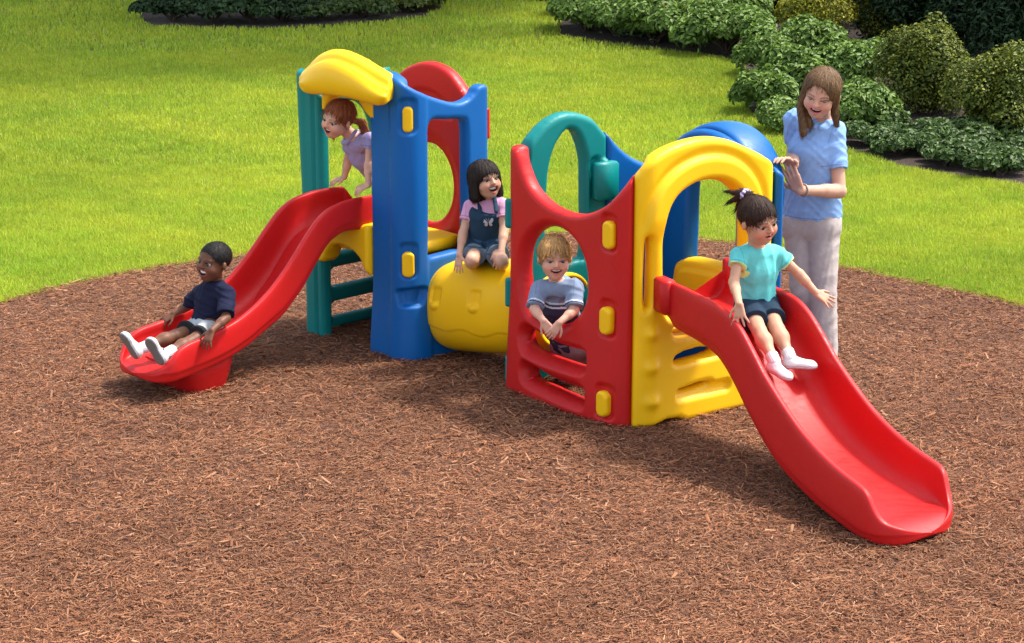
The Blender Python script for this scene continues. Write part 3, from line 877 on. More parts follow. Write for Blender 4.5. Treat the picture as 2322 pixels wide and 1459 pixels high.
def skin_color(H, base, lip, brow, mouth=(.11, .045), blush=.10, eo=1.0):
    base = np.array(base); lip = np.array(lip); brow = np.array(brow)
    mw, mh = mouth
    def f(V):
        C = np.tile(base, (len(V), 1)); q = H.loc(V); r, u, ff = q[:, 0], q[:, 1], q[:, 2]
        face = ff > .12
        C = C * (1 + .05 * np.sin(V[:, [0]] * 90) * np.sin(V[:, [2]] * 80))
        ck = np.exp(-(((np.abs(r) - .19) / .10) ** 2 + ((u + .13) / .09) ** 2)) * face
        ck = ck + .8 * np.exp(-((r / .06) ** 2 + ((u + .08) / .05) ** 2)) * face
        C *= 1 + ck[:, None] * np.array([.06, -blush * 1.6, -blush * 1.6])
        # lips
        cu = -.224 - mh * .5 + 1.7 * r ** 2
        e = np.sqrt((r / (mw + .035)) ** 2 + ((u - cu) / (.046 + mh)) ** 2)
        m = (1 - sstep(e, .92, 1.08)) * (ff > .2); C = C * (1 - m[:, None]) + lip * m[:, None]
        inn = (np.sqrt((r / (mw + .008)) ** 2 + ((u - cu) / (.022 + mh * .8)) ** 2) < 1.0) & (ff > .2) & (ff < .365)
        C[inn] = (.05, .012, .012)
        # brows, lash line
        b = (np.abs(np.abs(r) - .155) < .090) & (np.abs(u - (.112 - .5 * (np.abs(r) - .15) ** 2 * 4)) < .015) & face
        C[b] = brow * .55 + base * .38
        l = (np.sqrt(((np.abs(r) - .15) / .085) ** 2 + ((u - .008) / (.036 * (.6 + .4 * eo))) ** 2)); l = (l < 1.05) & face & (u > .002)
        C[l] = brow * .5 + base * .15
        return C
    return f
def eyes(H, parent, iris=(.05, .025, .012), open_=1.0, gaze=(0, 0)):
    for q in (-1, 1):
        c = H.P(.150 * q, -.002, .298); R = (.064 if open_ > .6 else .060) * H.s
        V, Qd = [], []
        n1, n2 = 14, 18
        g = nrm(H.f + H.r * gaze[0] + H.u * gaze[1])
        C = []
        for i in range(n1 + 1):
            th = pi * i / n1
            for j in range(n2):
                ph = 2 * pi * j / n2
                d = H.r * sin(th) * cos(ph) + H.u * sin(th) * sin(ph) * open_ + H.f * cos(th)
                V.append(c + d * R)
                dd = nrm(H.r * sin(th) * cos(ph) + H.u * sin(th) * sin(ph) + H.f * cos(th)); a = math.acos(max(-1, min(1, dd @ g)))
                C.append((.004, .004, .004) if a < .42 else (iris if a < .88 else (.33, .30, .28)))
        for i in range(n1):
            for j in range(n2):
                Qd.append((i * n2 + j, (i + 1) * n2 + j, (i + 1) * n2 + (j + 1) % n2, i * n2 + (j + 1) % n2))
        o = link('eye', mesh_np('eye', V, quads=np.array(Qd), colors=np.array(C)), M['eye']); o.parent = parent
def teeth(H, parent, mouth, lower=False):
    mw, mh = mouth; V, Q = [], []
    n = 14
    z1, z0 = -.205 + mh * .0, -.222 - mh * .55
    for i in range(n + 1):
        x = (i / n * 2 - 1) * mw * .86
        f = .352 - (x / .14) ** 2 * .055; sm_ = 1.3 * x * x
        for (u, df) in ((z1 + .01 + sm_, 0), (z0 + sm_ + .006 * (i % 2), 0), (z0 + sm_, -.03), (z1 + .01 + sm_, -.03)): V.append(H.P(x, u, f + df))
    for i in range(n):
        for k in range(4): a = i * 4 + k; b = i * 4 + (k + 1) % 4; Q.append((a, b, b + 4, a + 4))
    o = link('teeth', mesh_np('teeth', V, quads=np.array(Q)), M['teeth']); o.parent = parent

def add_hand(vol, wr, d, pn, thumb, hl, curl=.4, spread=.12, s=1.0):
    """wr wrist, d pointing direction, pn back-of-hand normal, thumb = sign of thumb side along cross(d,pn)"""
    d = nrm(d); pn = nrm(pn - d * (np.asarray(pn) @ d)); x = np.cross(d, pn) * thumb; wr = np.asarray(wr, float)
    pw = hl * .20; r0 = hl * .082
    for t in (-.85, -.3, .3, .85):
        kn = wr + d * hl * (.50 - .03 * abs(t)) + x * pw * t
        vol.cap(wr + x * pw * t * .55 + d * hl * .04, kn, r0 * 1.05, r0 * .95, k=.006, fl=(pn, .9))
    lens = {-.85: .36, -.3: .44, .3: .47, .85: .42}
    for i, t in enumerate((-.85, -.3, .3, .85)):
        L = hl * lens[t]; kn = wr + d * hl * (.50 - .03 * abs(t)) + x * pw * t
        sp = nrm(d + x * spread * t)
        c1 = curl * .6; d1 = nrm(sp * cos(c1) - pn * sin(c1)); p1 = kn + d1 * L * .45
        c2 = curl * 1.5 + .08 * i; d2 = nrm(sp * cos(c2) - pn * sin(c2)); p2 = p1 + d2 * L * .32
        c3 = curl * 2.1; d3 = nrm(sp * cos(c3) - pn * sin(c3)); p3 = p2 + d3 * L * .24
        rf = hl * .050
        vol.cap(kn, p1, rf * 1.12, rf, k=.003); vol.cap(p1, p2, rf, rf * .92, k=.002); vol.cap(p2, p3, rf * .92, rf * .75, k=.002)
    tb = wr + x * pw * .7 + d * hl * .12
    t1 = tb + nrm(x * 1.0 + d * .8 - pn * .25) * hl * .24; t2 = t1 + nrm(x * .55 + d * 1.0 - pn * .15) * hl * .17; t3 = t2 + nrm(x * .3 + d - pn * .1) * hl * .10
    vol.cap(tb, t1, hl * .085, hl * .062, k=.006); vol.cap(t1, t2, hl * .058, hl * .052, k=.002); vol.cap(t2, t3, hl * .052, hl * .04, k=.002)

def shoe(parent, an, d, up, L, base=(.58, .58, .585), sole=(.50, .50, .50), bottom=(.16, .15, .15), stripes=None, W=.36):
    """one sneaker: an = ankle joint"""
    d = nrm(d); up = nrm(np.asarray(up) - d * (np.asarray(up) @ d)); x = np.cross(d, up); an = np.asarray(an, float)
    s0 = an - up * L * .30 - d * L * .20      # heel on the sole plane
    vol = Vol(an - L * 1.15, an + L * 1.15, .004)
    r = L * W * .5
    A = np.array([d, x, up])
    vol.ell(s0 + d * L * .18 + up * r * .62, (L * .23, r * .86, r * .95), A, k=.0)
    vol.cap(s0 + d * L * .20 + up * r * .55, s0 + d * L * .78 + up * r * .42, r * .80, r * .78, k=.015, fl=(x, 1.18))
    vol.ell(s0 + d * L * .76 + up * r * .38, (L * .23, r * 1.02, r * .66), A, k=.015)
    vol.cap(s0 + d * L * .22 + up * r * 1.2, an + up * L * .03 - d * L * .02, r * .72, r * .66, k=.02, fl=(d, 1.15))
    vol.cap(s0 + d * L * .36 + up * r * 1.25, s0 + d * L * .62 + up * r * .85, r * .42, r * .40, k=.012)      # tongue and laces
    vol.plane_cut(s0 + up * .0, -up)
    vol.plane_cut(an + up * L * .06, up)
    def cf(V):
        h = (V - s0) @ up; t = (V - s0) @ d; xx = (V - s0) @ x
        C = np.tile(np.array(base, float), (len(V), 1))
        C[h < L * .085] = sole
        C[h < .0075] = bottom
        seam = (np.abs(h - L * .09) < .0022); C[seam] = np.array(base) * .55
        if stripes is not None:
            for tt in stripes: C[(np.abs(t - L * tt) < .0045) & (h > r * .9)] = (.03, .035, .05)
        la = (t > L * .36) & (t < L * .66) & (np.abs(xx) < r * .42) & (h > r * .9) & (np.sin(t / L * 62) > .5); C[la] = np.array(base) * .6
        return C
    return vobj('shoe', vol, M['leather'], cf, parent)
def sock(parent, a, b, ra, rb, c=(.60, .60, .62)):
    vol = Vol(np.minimum(a, b) - .07, np.maximum(a, b) + .07, .004)
    vol.cap(a, b, ra, rb, k=0, flat=True)
    ax = nrm(np.asarray(b) - a); o = nrm(np.cross(ax, [0, 0, 1.0])); o2 = np.cross(ax, o)
    def wf(X, Y, Z):
        an = np.arctan2((X - a[0]) * o[0] + (Y - a[1]) * o[1] + (Z - a[2]) * o[2], (X - a[0]) * o2[0] + (Y - a[1]) * o2[1] + (Z - a[2]) * o2[2])
        return .0011 * np.cos(an * 16)
    vol.warp(wf)
    return vobj('sock', vol, M['cloth'], c, parent, smooth=0)
def lerp(a, b, t): return np.asarray(a) + (np.asarray(b) - np.asarray(a)) * t
def wrinkle(amp, fr, seed, fall=None):
    rs = np.random.default_rng(seed); ks = rs.normal(0, 1, (5, 3)); ks /= np.linalg.norm(ks, axis=1)[:, None]; ph = rs.uniform(0, 6.28, 5)
    def f(X, Y, Z):
        o = 0
        for i in range(5):
            q = (X * ks[i, 0] + Y * ks[i, 1] + Z * ks[i, 2]) * fr * (.6 + .25 * i)
            o = o + np.abs(np.sin(q + ph[i] + 1.1 * np.sin(q * .43 + 2 * i + X * fr * .4)))
        o = amp * (o / 5 - .64) * 2
        return o
    return f

def person(label, J, H, skin, lip, brow, R, mouth=(.11, .045), iris=(.05, .025, .012), h=.004, hl=.12, hands=None, adult=False, open_=1.0, gaze=(0, 0), group=None, showteeth=True, thin_legs=False):
    """J: joints; R: limb radii dict"""
    pts = np.array([p for k, p in J.items()] + [H.P(0, .6, 0), H.P(0, 0, .6), H.P(.5, 0, 0), H.P(-.5, 0, 0), H.P(0, 0, -.6)])
    lo, hi = pts.min(0) - .14, pts.max(0) + .14
    vol = Vol(lo, hi, h)
    sx = nrm(J['shR'] - J['shL']); upv = nrm(J['neck'] - J['hip']); fw = nrm(np.cross(upv, sx)) 
    g = R
    vol.cap(lerp(J['shR'], J['shL'], .12), lerp(J['shL'], J['shR'], .12), g['sh'], g['sh'], k=.02)
    vol.cap(lerp(J['neck'], J['hip'], .12), J['chest'], g['ch'] * .85, g['ch'], k=.03, fl=(sx, 1.25))
    vol.cap(J['chest'], J['hip'], g['ch'] * .98, g['hp'], k=.03, fl=(sx, 1.25))
    vol.cap(lerp(J['hpR'], J['hpL'], .1), lerp(J['hpL'], J['hpR'], .1), g['hp'] * .9, g['hp'] * .9, k=.03)
    for q in 'RL':
        vol.cap(J['sh' + q], J['el' + q], g['ua'], g['el'], k=.02)
        vol.cap(J['el' + q], J['wr' + q], g['el'] * 1.05, g['wr'], k=.012)
        vol.cap(J['el' + q], lerp(J['el' + q], J['wr' + q], .35), g['el'], g['el'] * 1.06, k=.012)
        vol.cap(J['hp' + q], J['kn' + q], g['th'], g['kn'], k=.02)
        vol.cap(J['kn' + q], J['an' + q], g['kn'] * .98, g['an'], k=.012)
        calf = lerp(J['kn' + q], J['an' + q], .3) + nrm(np.cross(nrm(J['an' + q] - J['kn' + q]), sx)) * 0
        vol.ell(calf, (g['kn'] * 1.08,) * 3, None, k=.03)
        hd = hands[q]
        add_hand(vol, J['wr' + q], hd[0], hd[1], hd[2], hl, curl=hd[3], spread=hd[4])
    add_head(vol, H, lerp(J['neck'], J['chest'], .15), adult=adult, mouth=mouth, eo=open_)
    o = vobj('person', vol, M['skin'], skin_color(H, skin, lip, brow, mouth, eo=open_), None, smooth=1)
    # keep the origin near the figure's base
    b = Vector((float(J['hip'][0]), float(J['hip'][1]), float(lo[2] + .14)))
    o.data.transform(__import__('mathutils').Matrix.Translation(-b)); o.location = b
    tag(o, label, 'person', group)
    inv = empty('tmp', (0, 0, 0)); bpy.data.objects.remove(inv)
    eyes(H, o, iris, open_, gaze)
    if showteeth: teeth(H, o, mouth)
    for c in o.children: c.location = -b
    return o
def finish(o):
    for c in o.children: c.location = -o.location

def shirt(parent, J, R, colf, off=.010, slv=.55, slr=1.35, hem=0.0, seed=1, collar=False, amp=.0035, h=.004, hemdir=None, name='shirt', neck_cut=None, flare=1.0):
    pts = np.array([J[k] for k in ('shR', 'shL', 'neck', 'hip', 'hpR', 'hpL', 'elR', 'elL')])
    vol = Vol(pts.min(0) - .14, pts.max(0) + .14, h)
    sx = nrm(J['shR'] - J['shL']); g = R
    vol.cap(lerp(J['shR'], J['shL'], .05), lerp(J['shL'], J['shR'], .05), g['sh'] + off * .9, g['sh'] + off * .9, k=.02)
    vol.cap(lerp(J['neck'], J['hip'], .14), J['chest'], g['ch'] * .85 + off, g['ch'] + off, k=.03, fl=(sx, 1.28))
    vol.cap(J['chest'], lerp(J['chest'], J['hip'], 1.25), g['ch'] + off, (g['hp'] + off) * flare, k=.03, fl=(sx, 1.30))
    ax = nrm(J['hip'] - J['chest']) if hemdir is None else nrm(hemdir)
    vol.plane_cut(J['hip'] + ax * hem, ax)
    for q in 'RL':
        e = lerp(J['sh' + q], J['el' + q], slv)
        vol.cap(J['sh' + q], e, g['ua'] + off, g['ua'] * slr, k=.018, flat=True)
    vol.warp(wrinkle(amp, 54, seed))
    # neck opening
    nd = nrm(J['neck'] - J['chest'])
    c = lerp(J['neck'], J['chest'], .02 if neck_cut is None else neck_cut)
    vol.cap(c, c + nd * .12, g['nk'] * 1.18, g['nk'] * 1.5, k=.004, op='cut')
    if collar:
        fw = nrm(np.cross(sx, nd)) * -1
        for q in (-1, 1):
            fwd_ = nrm(J['fwd']); g1 = g['nk']
            a = J['neck'] + nd * .012 + sx * q * g1 * 1.15 - fwd_ * .01
            e_ = J['neck'] - nd * g1 * .75 + fwd_ * (g['ch'] * .72 + .012) + sx * q * g1 * .35
            vol.cap(a, e_, .011 * collar ** .5, .015 * collar ** .5, k=.003)
    hp = J['hip'] + ax * hem
    def cf2(V):
        C = np.array(colf(V) if callable(colf) else np.tile(np.array(colf, float), (len(V), 1)), float)
        t = (V - hp) @ ax; C[(t > -.017) & (t < -.012)] *= .6
        for q in 'RL':
            e = lerp(J['sh' + q], J['el' + q], slv); d = nrm(J['el' + q] - J['sh' + q]); t = (V - e) @ d
            m = np.linalg.norm(V - e, axis=1) < g['ua'] * 2.3
            C[m & (t > -.017) & (t < -.012)] *= .6
            # shoulder seam
            t2 = (V - J['sh' + q]) @ sx * (1 if q == 'R' else -1); m2 = np.linalg.norm(V - J['sh' + q], axis=1) < g['sh'] * 2
            C[m2 & (np.abs(t2 - .004) < .0022)] *= .72
        return C
    return vobj(name, vol, M['cloth'], cf2, parent, smooth=1)
def shorts(parent, J, R, colf, frac=.5, off=.010, flare=1.25, seed=2, name='shorts', top=.35, h=.004, amp=.003, kn=1.2, full=False, anr=1.5):
    pts = np.array([J[k] for k in ('hip', 'hpR', 'hpL', 'knR', 'knL', 'chest', 'anR', 'anL')])
    vol = Vol(pts.min(0) - .14, pts.max(0) + .14, h); g = R
    sx = nrm(J['shR'] - J['shL'])
    vol.cap(lerp(J['hpR'], J['hpL'], .05), lerp(J['hpL'], J['hpR'], .05), g['hp'] * .92 + off, g['hp'] * .92 + off, k=.02)
    vol.cap(J['hip'], lerp(J['hip'], J['chest'], top), g['hp'] + off, g['hp'] * .97 + off, k=.02, fl=(sx, 1.27))
    vol.plane_cut(lerp(J['hip'], J['chest'], top), J['chest'] - J['hip'])
    for q in 'RL':
        if full:
            vol.cap(J['hp' + q], J['kn' + q], g['th'] + off, g['kn'] + off * kn, k=.015)
            e = lerp(J['kn' + q], J['an' + q], frac)
            vol.cap(J['kn' + q], e, g['kn'] + off * kn, g['an'] * anr, k=.015, flat=True)
        else:
            e = lerp(J['hp' + q], J['kn' + q], frac)
            vol.cap(J['hp' + q], e, g['th'] + off, (g['th'] + off) * flare, k=.015, flat=True)
    vol.warp(wrinkle(amp, 42, seed))
    return vobj(name, vol, M['cloth'], colf, parent, smooth=1)

def hair_obj(parent, H, build, c, amp=.006, h=.004, lo=.75, hi=.75, name='hair', sd=3, down=(0, 0, -1), fr=30, lo2=None, wisps=2600, wl=1.0):
    cpt = H.c; ext = H.s * lo
    lo_ = cpt - ext; hi_ = cpt + H.s * hi
    if lo2 is not None: lo_ = np.minimum(lo_, lo2)
    vol = Vol(lo_, hi_, h)
    build(vol, H)
    # strand grooves: run along the head's meridians
    def wf(X, Y, Z):
        q = np.stack([X - cpt[0], Y - cpt[1], Z - cpt[2]], -1) @ H.A.T / H.s
        an = np.arctan2(q[..., 0], q[..., 2] + .05); a2 = q[..., 0] * 5
        return amp * H.s * (np.abs(np.sin(an * fr * .5 + 2.0 * np.sin(q[..., 1] * 4 + a2))) - .5 + .5 * np.sin(an * fr * 1.3 + q[..., 1] * 7)) 
    vol.warp(wf)
    rs = np.random.default_rng(sd)
    c = np.array(c)
    def cf(V):
        q = H.loc(V); an = np.arctan2(q[:, 0], q[:, 2] + .05)
        m = 1 + .28 * np.sin(an * 17 + 3 * np.sin(q[:, 1] * 5)) + .22 * np.sin(an * 41 + q[:, 1] * 9)
        return c * m[:, None]
    o = vobj(name, vol, M['hair'], cf, parent, smooth=1)
    me = o.data; nv = len(me.vertices)
    V = np.zeros(nv * 3, np.float32); me.vertices.foreach_get('co', V); V = V.reshape(-1, 3).astype(float)
    Nn = np.zeros(nv * 3, np.float32); me.vertex_normals.foreach_get('vector', Nn); Nn = Nn.reshape(-1, 3).astype(float)
    n = wisps
    if n:
        q = H.loc(V); i = rs.integers(0, nv, n); P = V[i]; W = Nn[i]
        whorl = H.P(0, .45, -.25)
        dn = P - whorl; dn /= np.linalg.norm(dn, axis=1)[:, None] + 1e-9
        dn = dn + np.array([0, 0, -.55]) + rs.normal(0, .16, (n, 3))
        t = dn - W * (dn * W).sum(1)[:, None]; t /= np.linalg.norm(t, axis=1)[:, None] + 1e-9
        L = H.s * rs.uniform(.12, .34, n)[:, None] * wl; sd_ = np.cross(W, t) * rs.uniform(.0007, .0016, n)[:, None]
        lift = rs.uniform(.0005, .004, n)[:, None]; lo_c = rs.random(n) > .93; lift[lo_c] *= 2.5
        pts = []
        for k in range(4):
            f = k / 3; c_ = P + t * L * (f - .35) + W * (lift * (.3 + 1.1 * f) - L * .22 * (f - .35) ** 2 * 2)
            w_ = 1 - .7 * f; pts += [c_ - sd_ * w_, c_ + sd_ * w_]
        VV = np.stack(pts, 1).reshape(-1, 3); b = np.arange(n)[:, None] * 8
        Q = np.concatenate([b + np.array([[0, 1, 3, 2]]), b + np.array([[2, 3, 5, 4]]), b + np.array([[4, 5, 7, 6]])], 1).reshape(-1, 4)
        C = np.repeat(c * rs.uniform(.55, 1.7, (n, 1)), 8, 0)
        w2 = bpy.data.objects.new(name + '_strands', mesh_np(name + '_strands', VV, quads=Q, colors=C)); col.objects.link(w2); w2.data.materials.append(M['hair']); w2.parent = parent
    return o
def cap_hair(vol, H, thick=.035, front=.16, low=-.12, side=.30, back=None):
    """hair cap over the cranium leaving the face free; front = hairline height"""
    s = H.s; P = H.P; A = H.A
    vol.ell(P(0, .14, -.075), np.array([.365 + thick, .365 + thick, .43 + thick]) * s, A, k=.0)
    # clear the face and below the hairline
    vol.cap(P(0, front - .36, .14), P(0, front - .36, .9), side * s, side * s, k=.03 * s, op='cut', fl=(A[1], 1.22))
    vol.plane_cut(P(0, low, 0), -A[1] - A[2] * .0, lim=None)
def strands(parent, H, roots, ends, mid, n, r, c, name='hair_strands'):
    """thin tapered locks from roots (function of t) to ends"""
    V, Q, C = [], [], []; o = 0
    for i in range(n):
        p0, p3 = roots(), None
        p3, p1 = ends(p0)
        m = mid(p0, p3)
        for k in range(6):
            t = k / 5; p = (1 - t) ** 2 * p0 + 2 * t * (1 - t) * m + t * t * p3
            rr = r * (1 - .75 * t)
            a = nrm(np.cross(p3 - p0 + 1e-6, H.f + .01)); b = nrm(np.cross(a, p3 - p0 + 1e-6))
            for d in (a, b * .6, -a, -b * .6): V.append(p + d * rr); C.append(np.array(c) * (.7 + .6 * ((i * 37) % 11) / 11))
        for k in range(5):
            for j in range(4): q = o + k * 4 + j; w2 = o + k * 4 + (j + 1) % 4; Q.append((q, w2, w2 + 4, q + 4))
        o += 24
    ob = link(name, mesh_np(name, V, quads=np.array(Q), colors=np.array(C)), M['hair']); ob.parent = parent; return ob

KID = dict(sh=.036, ch=.068, hp=.070, ua=.030, el=.023, wr=.0175, th=.048, kn=.034, an=.024, nk=.036)

def jn(d): return {k: (at(*v) if len(v) == 3 and v[0] > 50 else np.array(v, float)) for k, v in d.items()}
SK_DARK = (.145, .058, .030); SK_PALE = (.62, .34, .24); SK_MID = (.52, .275, .175)

# ---- boy at the bottom of the left slide
J = jn(dict(neck=(491, 644, 12.52), chest=(482, 692, 12.52), hip=(468, 742, 12.50), shR=(457, 664, 12.60), shL=(515, 668, 12.42),
            elR=(426, 694, 12.64), wrR=(394, 712, 12.60), elL=(512, 722, 12.30), wrL=(480, 750, 12.20),
            hpR=(453, 746, 12.52), hpL=(478, 750, 12.40), knR=(398, 762, 12.36), knL=(432, 776, 12.26), anR=(316, 792, 12.20), anL=(372, 806, 12.10)))
H = Head(at(484, 594, 12.48), .215, (-.62, -.77, .06), (.16, .0, 1))
mo = (.115, .058)
p = person('laughing boy in navy shirt and grey shorts sitting at the bottom of the left slide', J, H, SK_DARK, (.22, .07, .055), (.01, .008, .007), KID, mouth=mo, hl=.115, iris=(.015, .008, .005), group=None,
           hands=dict(R=((-.75, -.2, -.45), (-.1, -.5, .9), -1, .45, .5), L=((-.35, -.45, -.75), (-.3, -.75, .5), 1, .3, .5)))
def hb(vol, H):
    cap_hair(vol, H, .010, front=.25, low=-.06, side=.29)
hair_obj(p, H, hb, (.009, .007, .006), amp=.001, fr=60, wisps=2600, wl=.14)
NAVY = np.array((.012, .014, .035))
def c_navy(V): return np.tile(NAVY, (len(V), 1)) * 1.0
shirt(p, J, KID, c_navy, off=.014, slv=.80, slr=1.75, hem=.035, seed=4, collar=1.0, amp=.008) if 0 else None
J['fwd'] = np.array([-.74, -.64, 0])
shirt(p, J, KID, c_navy, off=.014, slv=.85, slr=1.65, hem=.030, seed=4, collar=1.0, amp=.008)
def c_short(V):
    C = np.tile(np.array((.36, .38, .39)), (len(V), 1))
    for q in 'RL':
        e = lerp(J['hp' + q], J['kn' + q], .62); d = nrm(J['kn' + q] - J['hp' + q]); t = (V - e) @ d
        C[(t > -.022) & (t < .03) & (np.linalg.norm(V - e, axis=1) < .10)] = (.02, .02, .022)
    return C
shorts(p, J, KID, c_short, frac=.62, flare=1.15, seed=5)
for q, d, up in (('R', (-.40, -.10, .80), (.72, .62, .35)), ('L', (-.30, -.05, .62), (.55, .85, .35))):
    a = J['an' + q]; k_ = J['kn' + q]
    sock(p, a - nrm(k_ - a) * .0, lerp(a, k_, .36), .030, .034)
    shoe(p, a, d, up, .165, stripes=(.40, .52, .64) if q == 'L' else None, bottom=(.15, .145, .14), W=.44)
finish(p)

# ---- girl leaning out of the tall tower
J = jn(dict(neck=(797, 304, 13.30), chest=(826, 352, 13.42), hip=(890, 425, 13.62), shR=(795, 326, 13.40), shL=(842, 318, 13.22),
            elR=(789, 366, 13.47), wrR=(781, 402, 13.47), elL=(836, 375, 13.20), wrL=(835, 420, 13.17),
            hpR=(885, 430, 13.70), hpL=(910, 432, 13.55), knR=(870, 500, 13.72), knL=(880, 512, 13.50), anR=(950, 505, 13.85), anL=(960, 515, 13.65)))
J['fwd'] = np.array([-.75, -.3, -.5])
H = Head(at(766, 270, 13.22), .215, (-.66, -.72, -.12), (.26, -.08, .95))
mo = (.10, .045)
p = person('red haired girl in a lilac shirt leaning out above the left slide', J, H, SK_PALE, (.55, .14, .12), (.22, .09, .04), KID, mouth=mo, hl=.11, iris=(.03, .03, .03),
           hands=dict(R=((-.85, -.2, -.30), (0, -.2, 1), -1, .35, .3), L=((-.75, -.4, -.30), (-.1, -.3, 1), 1, .55, .2)))
RED = (.24, .060, .018)
def hb(vol, H):
    cap_hair(vol, H, .025, front=.24, low=-.22, side=.31)
    s = H.s; P = H.P
    for q in (-1, 1):   # two pigtails
        vol.cap(P(.30 * q, -.02, -.30), P(.40 * q, -.08, -.50), .07 * s, .085 * s, k=.02 * s)
        vol.cap(P(.40 * q, -.08, -.50), P(.46 * q, -.42, -.62 if q < 0 else -.50), .10 * s, .12 * s, k=.02 * s)
        vol.cap(P(.46 * q, -.42, -.62 if q < 0 else -.50), P(.46 * q, -.85, -.52 if q < 0 else -.35), .12 * s, .03 * s, k=.02 * s)
hair_obj(p, H, hb, (.21, .058, .02), amp=.02, lo=1.15, hi=1.0)
LIL = np.array((.33, .29, .52))
def c_lil(V):
    C = np.tile(LIL, (len(V), 1)); return C
shirt(p, J, KID, c_lil, off=.010, slv=.35, slr=1.35, hem=.02, seed=8, collar=1.0, amp=.003)
shorts(p, J, KID, (.30, .16, .22), frac=.5, seed=9)
for q in 'RL':
    shoe(p, J['an' + q], (.7, .6, -.3), (.3, .2, 1), .16)
finish(p)

# ---- girl kneeling on the tunnel
J = jn(dict(neck=(1103, 452, 12.84), chest=(1103, 497, 12.84), hip=(1100, 556, 12.90), shR=(1066, 470, 12.88), shL=(1139, 466, 12.80),
            elR=(1050, 530, 12.82), wrR=(1042, 578, 12.74), elL=(1143, 522, 12.74), wrL=(1137, 570, 12.64),
            hpR=(1083, 562, 12.90), hpL=(1118, 562, 12.86), knR=(1070, 590, 12.64), knL=(1138, 592, 12.58), anR=(1072, 604, 12.96), anL=(1138, 604, 12.90)))
J['fwd'] = np.array([.1, -1, 0])
H = Head(at(1101, 408, 12.80), .205, (.50, -.84, .14), (-.10, 0, 1))
mo = (.115, .062)
p = person('laughing dark haired girl in denim overalls kneeling on the yellow tunnel', J, H, (.60, .34, .23), (.50, .12, .10), (.02, .012, .01), KID, mouth=mo, hl=.11, iris=(.01, .006, .005), open_=.55,
           hands=dict(R=((-.12, -.25, -1), (-.6, -.75, 0), -1, .12, .35), L=((-.2, -.35, -.9), (-.1, -1, .2), 1, .25, .3)))
def hb(vol, H):
    s = H.s; P = H.P; A = H.A
    vol.ell(P(0, .13, -.09), np.array([.43, .42, .48]) * s, A, k=0)
    for q in (-1, 1):
        vol.cap(P(.30 * q, .10, -.05), P(.36 * q, -.42, -.08), .15 * s, .13 * s, k=.05 * s, fl=(A[2], 1.5))
    vol.cap(P(0, .0, -.30), P(0, -.45, -.28), .30 * s, .24 * s, k=.05 * s, fl=(A[0], 1.2))
    vol.cap(P(0, -.175, .18), P(0, -.175, .9), .27 * s, .28 * s, k=.02 * s, op='cut', fl=(A[1], 1.28))
    vol.plane_cut(P(0, -.56, 0), -A[1])
hair_obj(p, H, hb, (.020, .012, .009), amp=.014, lo=1.0, hi=.8)
PINK = (.66, .33, .50)
shirt(p, J, KID, PINK, off=.007, slv=.50, slr=1.40, hem=.0, seed=12, amp=.003)
DEN = np.array((.022, .050, .085))
def overalls():
    g = KID; sx = nrm(J['shR'] - J['shL'])
    pts = np.array([J[k] for k in ('hip', 'hpR', 'hpL', 'knR', 'knL', 'shR', 'shL')]); vol = Vol(pts.min(0) - .12, pts.max(0) + .12, .004)
    vol.cap(lerp(J['hpR'], J['hpL'], .0), lerp(J['hpL'], J['hpR'], .0), g['hp'] * .95 + .013, g['hp'] * .95 + .013, k=.02)
    vol.cap(J['hip'], lerp(J['hip'], J['chest'], 1.15), g['hp'] + .018, g['ch'] + .019, k=.02, fl=(sx, 1.22))
    # bib: keep only the front above the waist
    ud = nrm(J['chest'] - J['hip'])
    vol.plane_cut(lerp(J['hip'], J['chest'], 1.42), ud)
    for q in 'RL':
        e = lerp(J['hp' + q], J['kn' + q], .62); vol.cap(J['hp' + q], e, g['th'] + .012, g['th'] * 1.35, k=.015, flat=True)
    vol.warp(wrinkle(.003, 40, 21))
    # straps over the shoulders
    for q in 'RL':
        s_ = 1 if q == 'R' else -1
        b0 = lerp(J['hip'], J['chest'], 1.36) + sx * s_ * .050 + J['fwd'] * (g['ch'] + .010)
        t0 = lerp(J['neck'], J['sh' + q], .48) + np.array([0, 0, .040]); 
        vol.cap(b0, lerp(b0, t0, .6) + J['fwd'] * .008, .012, .012, k=.003, fl=(J['fwd'], .6)); vol.cap(lerp(b0, t0, .6) + J['fwd'] * .008, t0, .012, .012, k=.003)
        vol.cap(t0, t0 - J['fwd'] * .06 - np.array([0, 0, .05]), .012, .012, k=.003)
    wp = lerp(J['hip'], J['chest'], .55)
    def cf(V):
        C = np.tile(DEN, (len(V), 1)); q = V - wp
        # hem fray and seam lines
        for k_ in 'RL':
            e = lerp(J['hp' + k_], J['kn' + k_], .62); d = nrm(J['kn' + k_] - J['hp' + k_]); t = (V - e) @ d
            C[(t > -.008) & (t < .03) & (np.linalg.norm(V - e, axis=1) < .09)] = (.13, .17, .22)
        x = q @ sx
        C[(np.abs((V - lerp(J['hip'], J['chest'], .45)) @ ud) < .003)] = DEN * 1.7
        return C
    return vobj('overalls', vol, M['cloth'], cf, p, smooth=1)
ov = overalls()
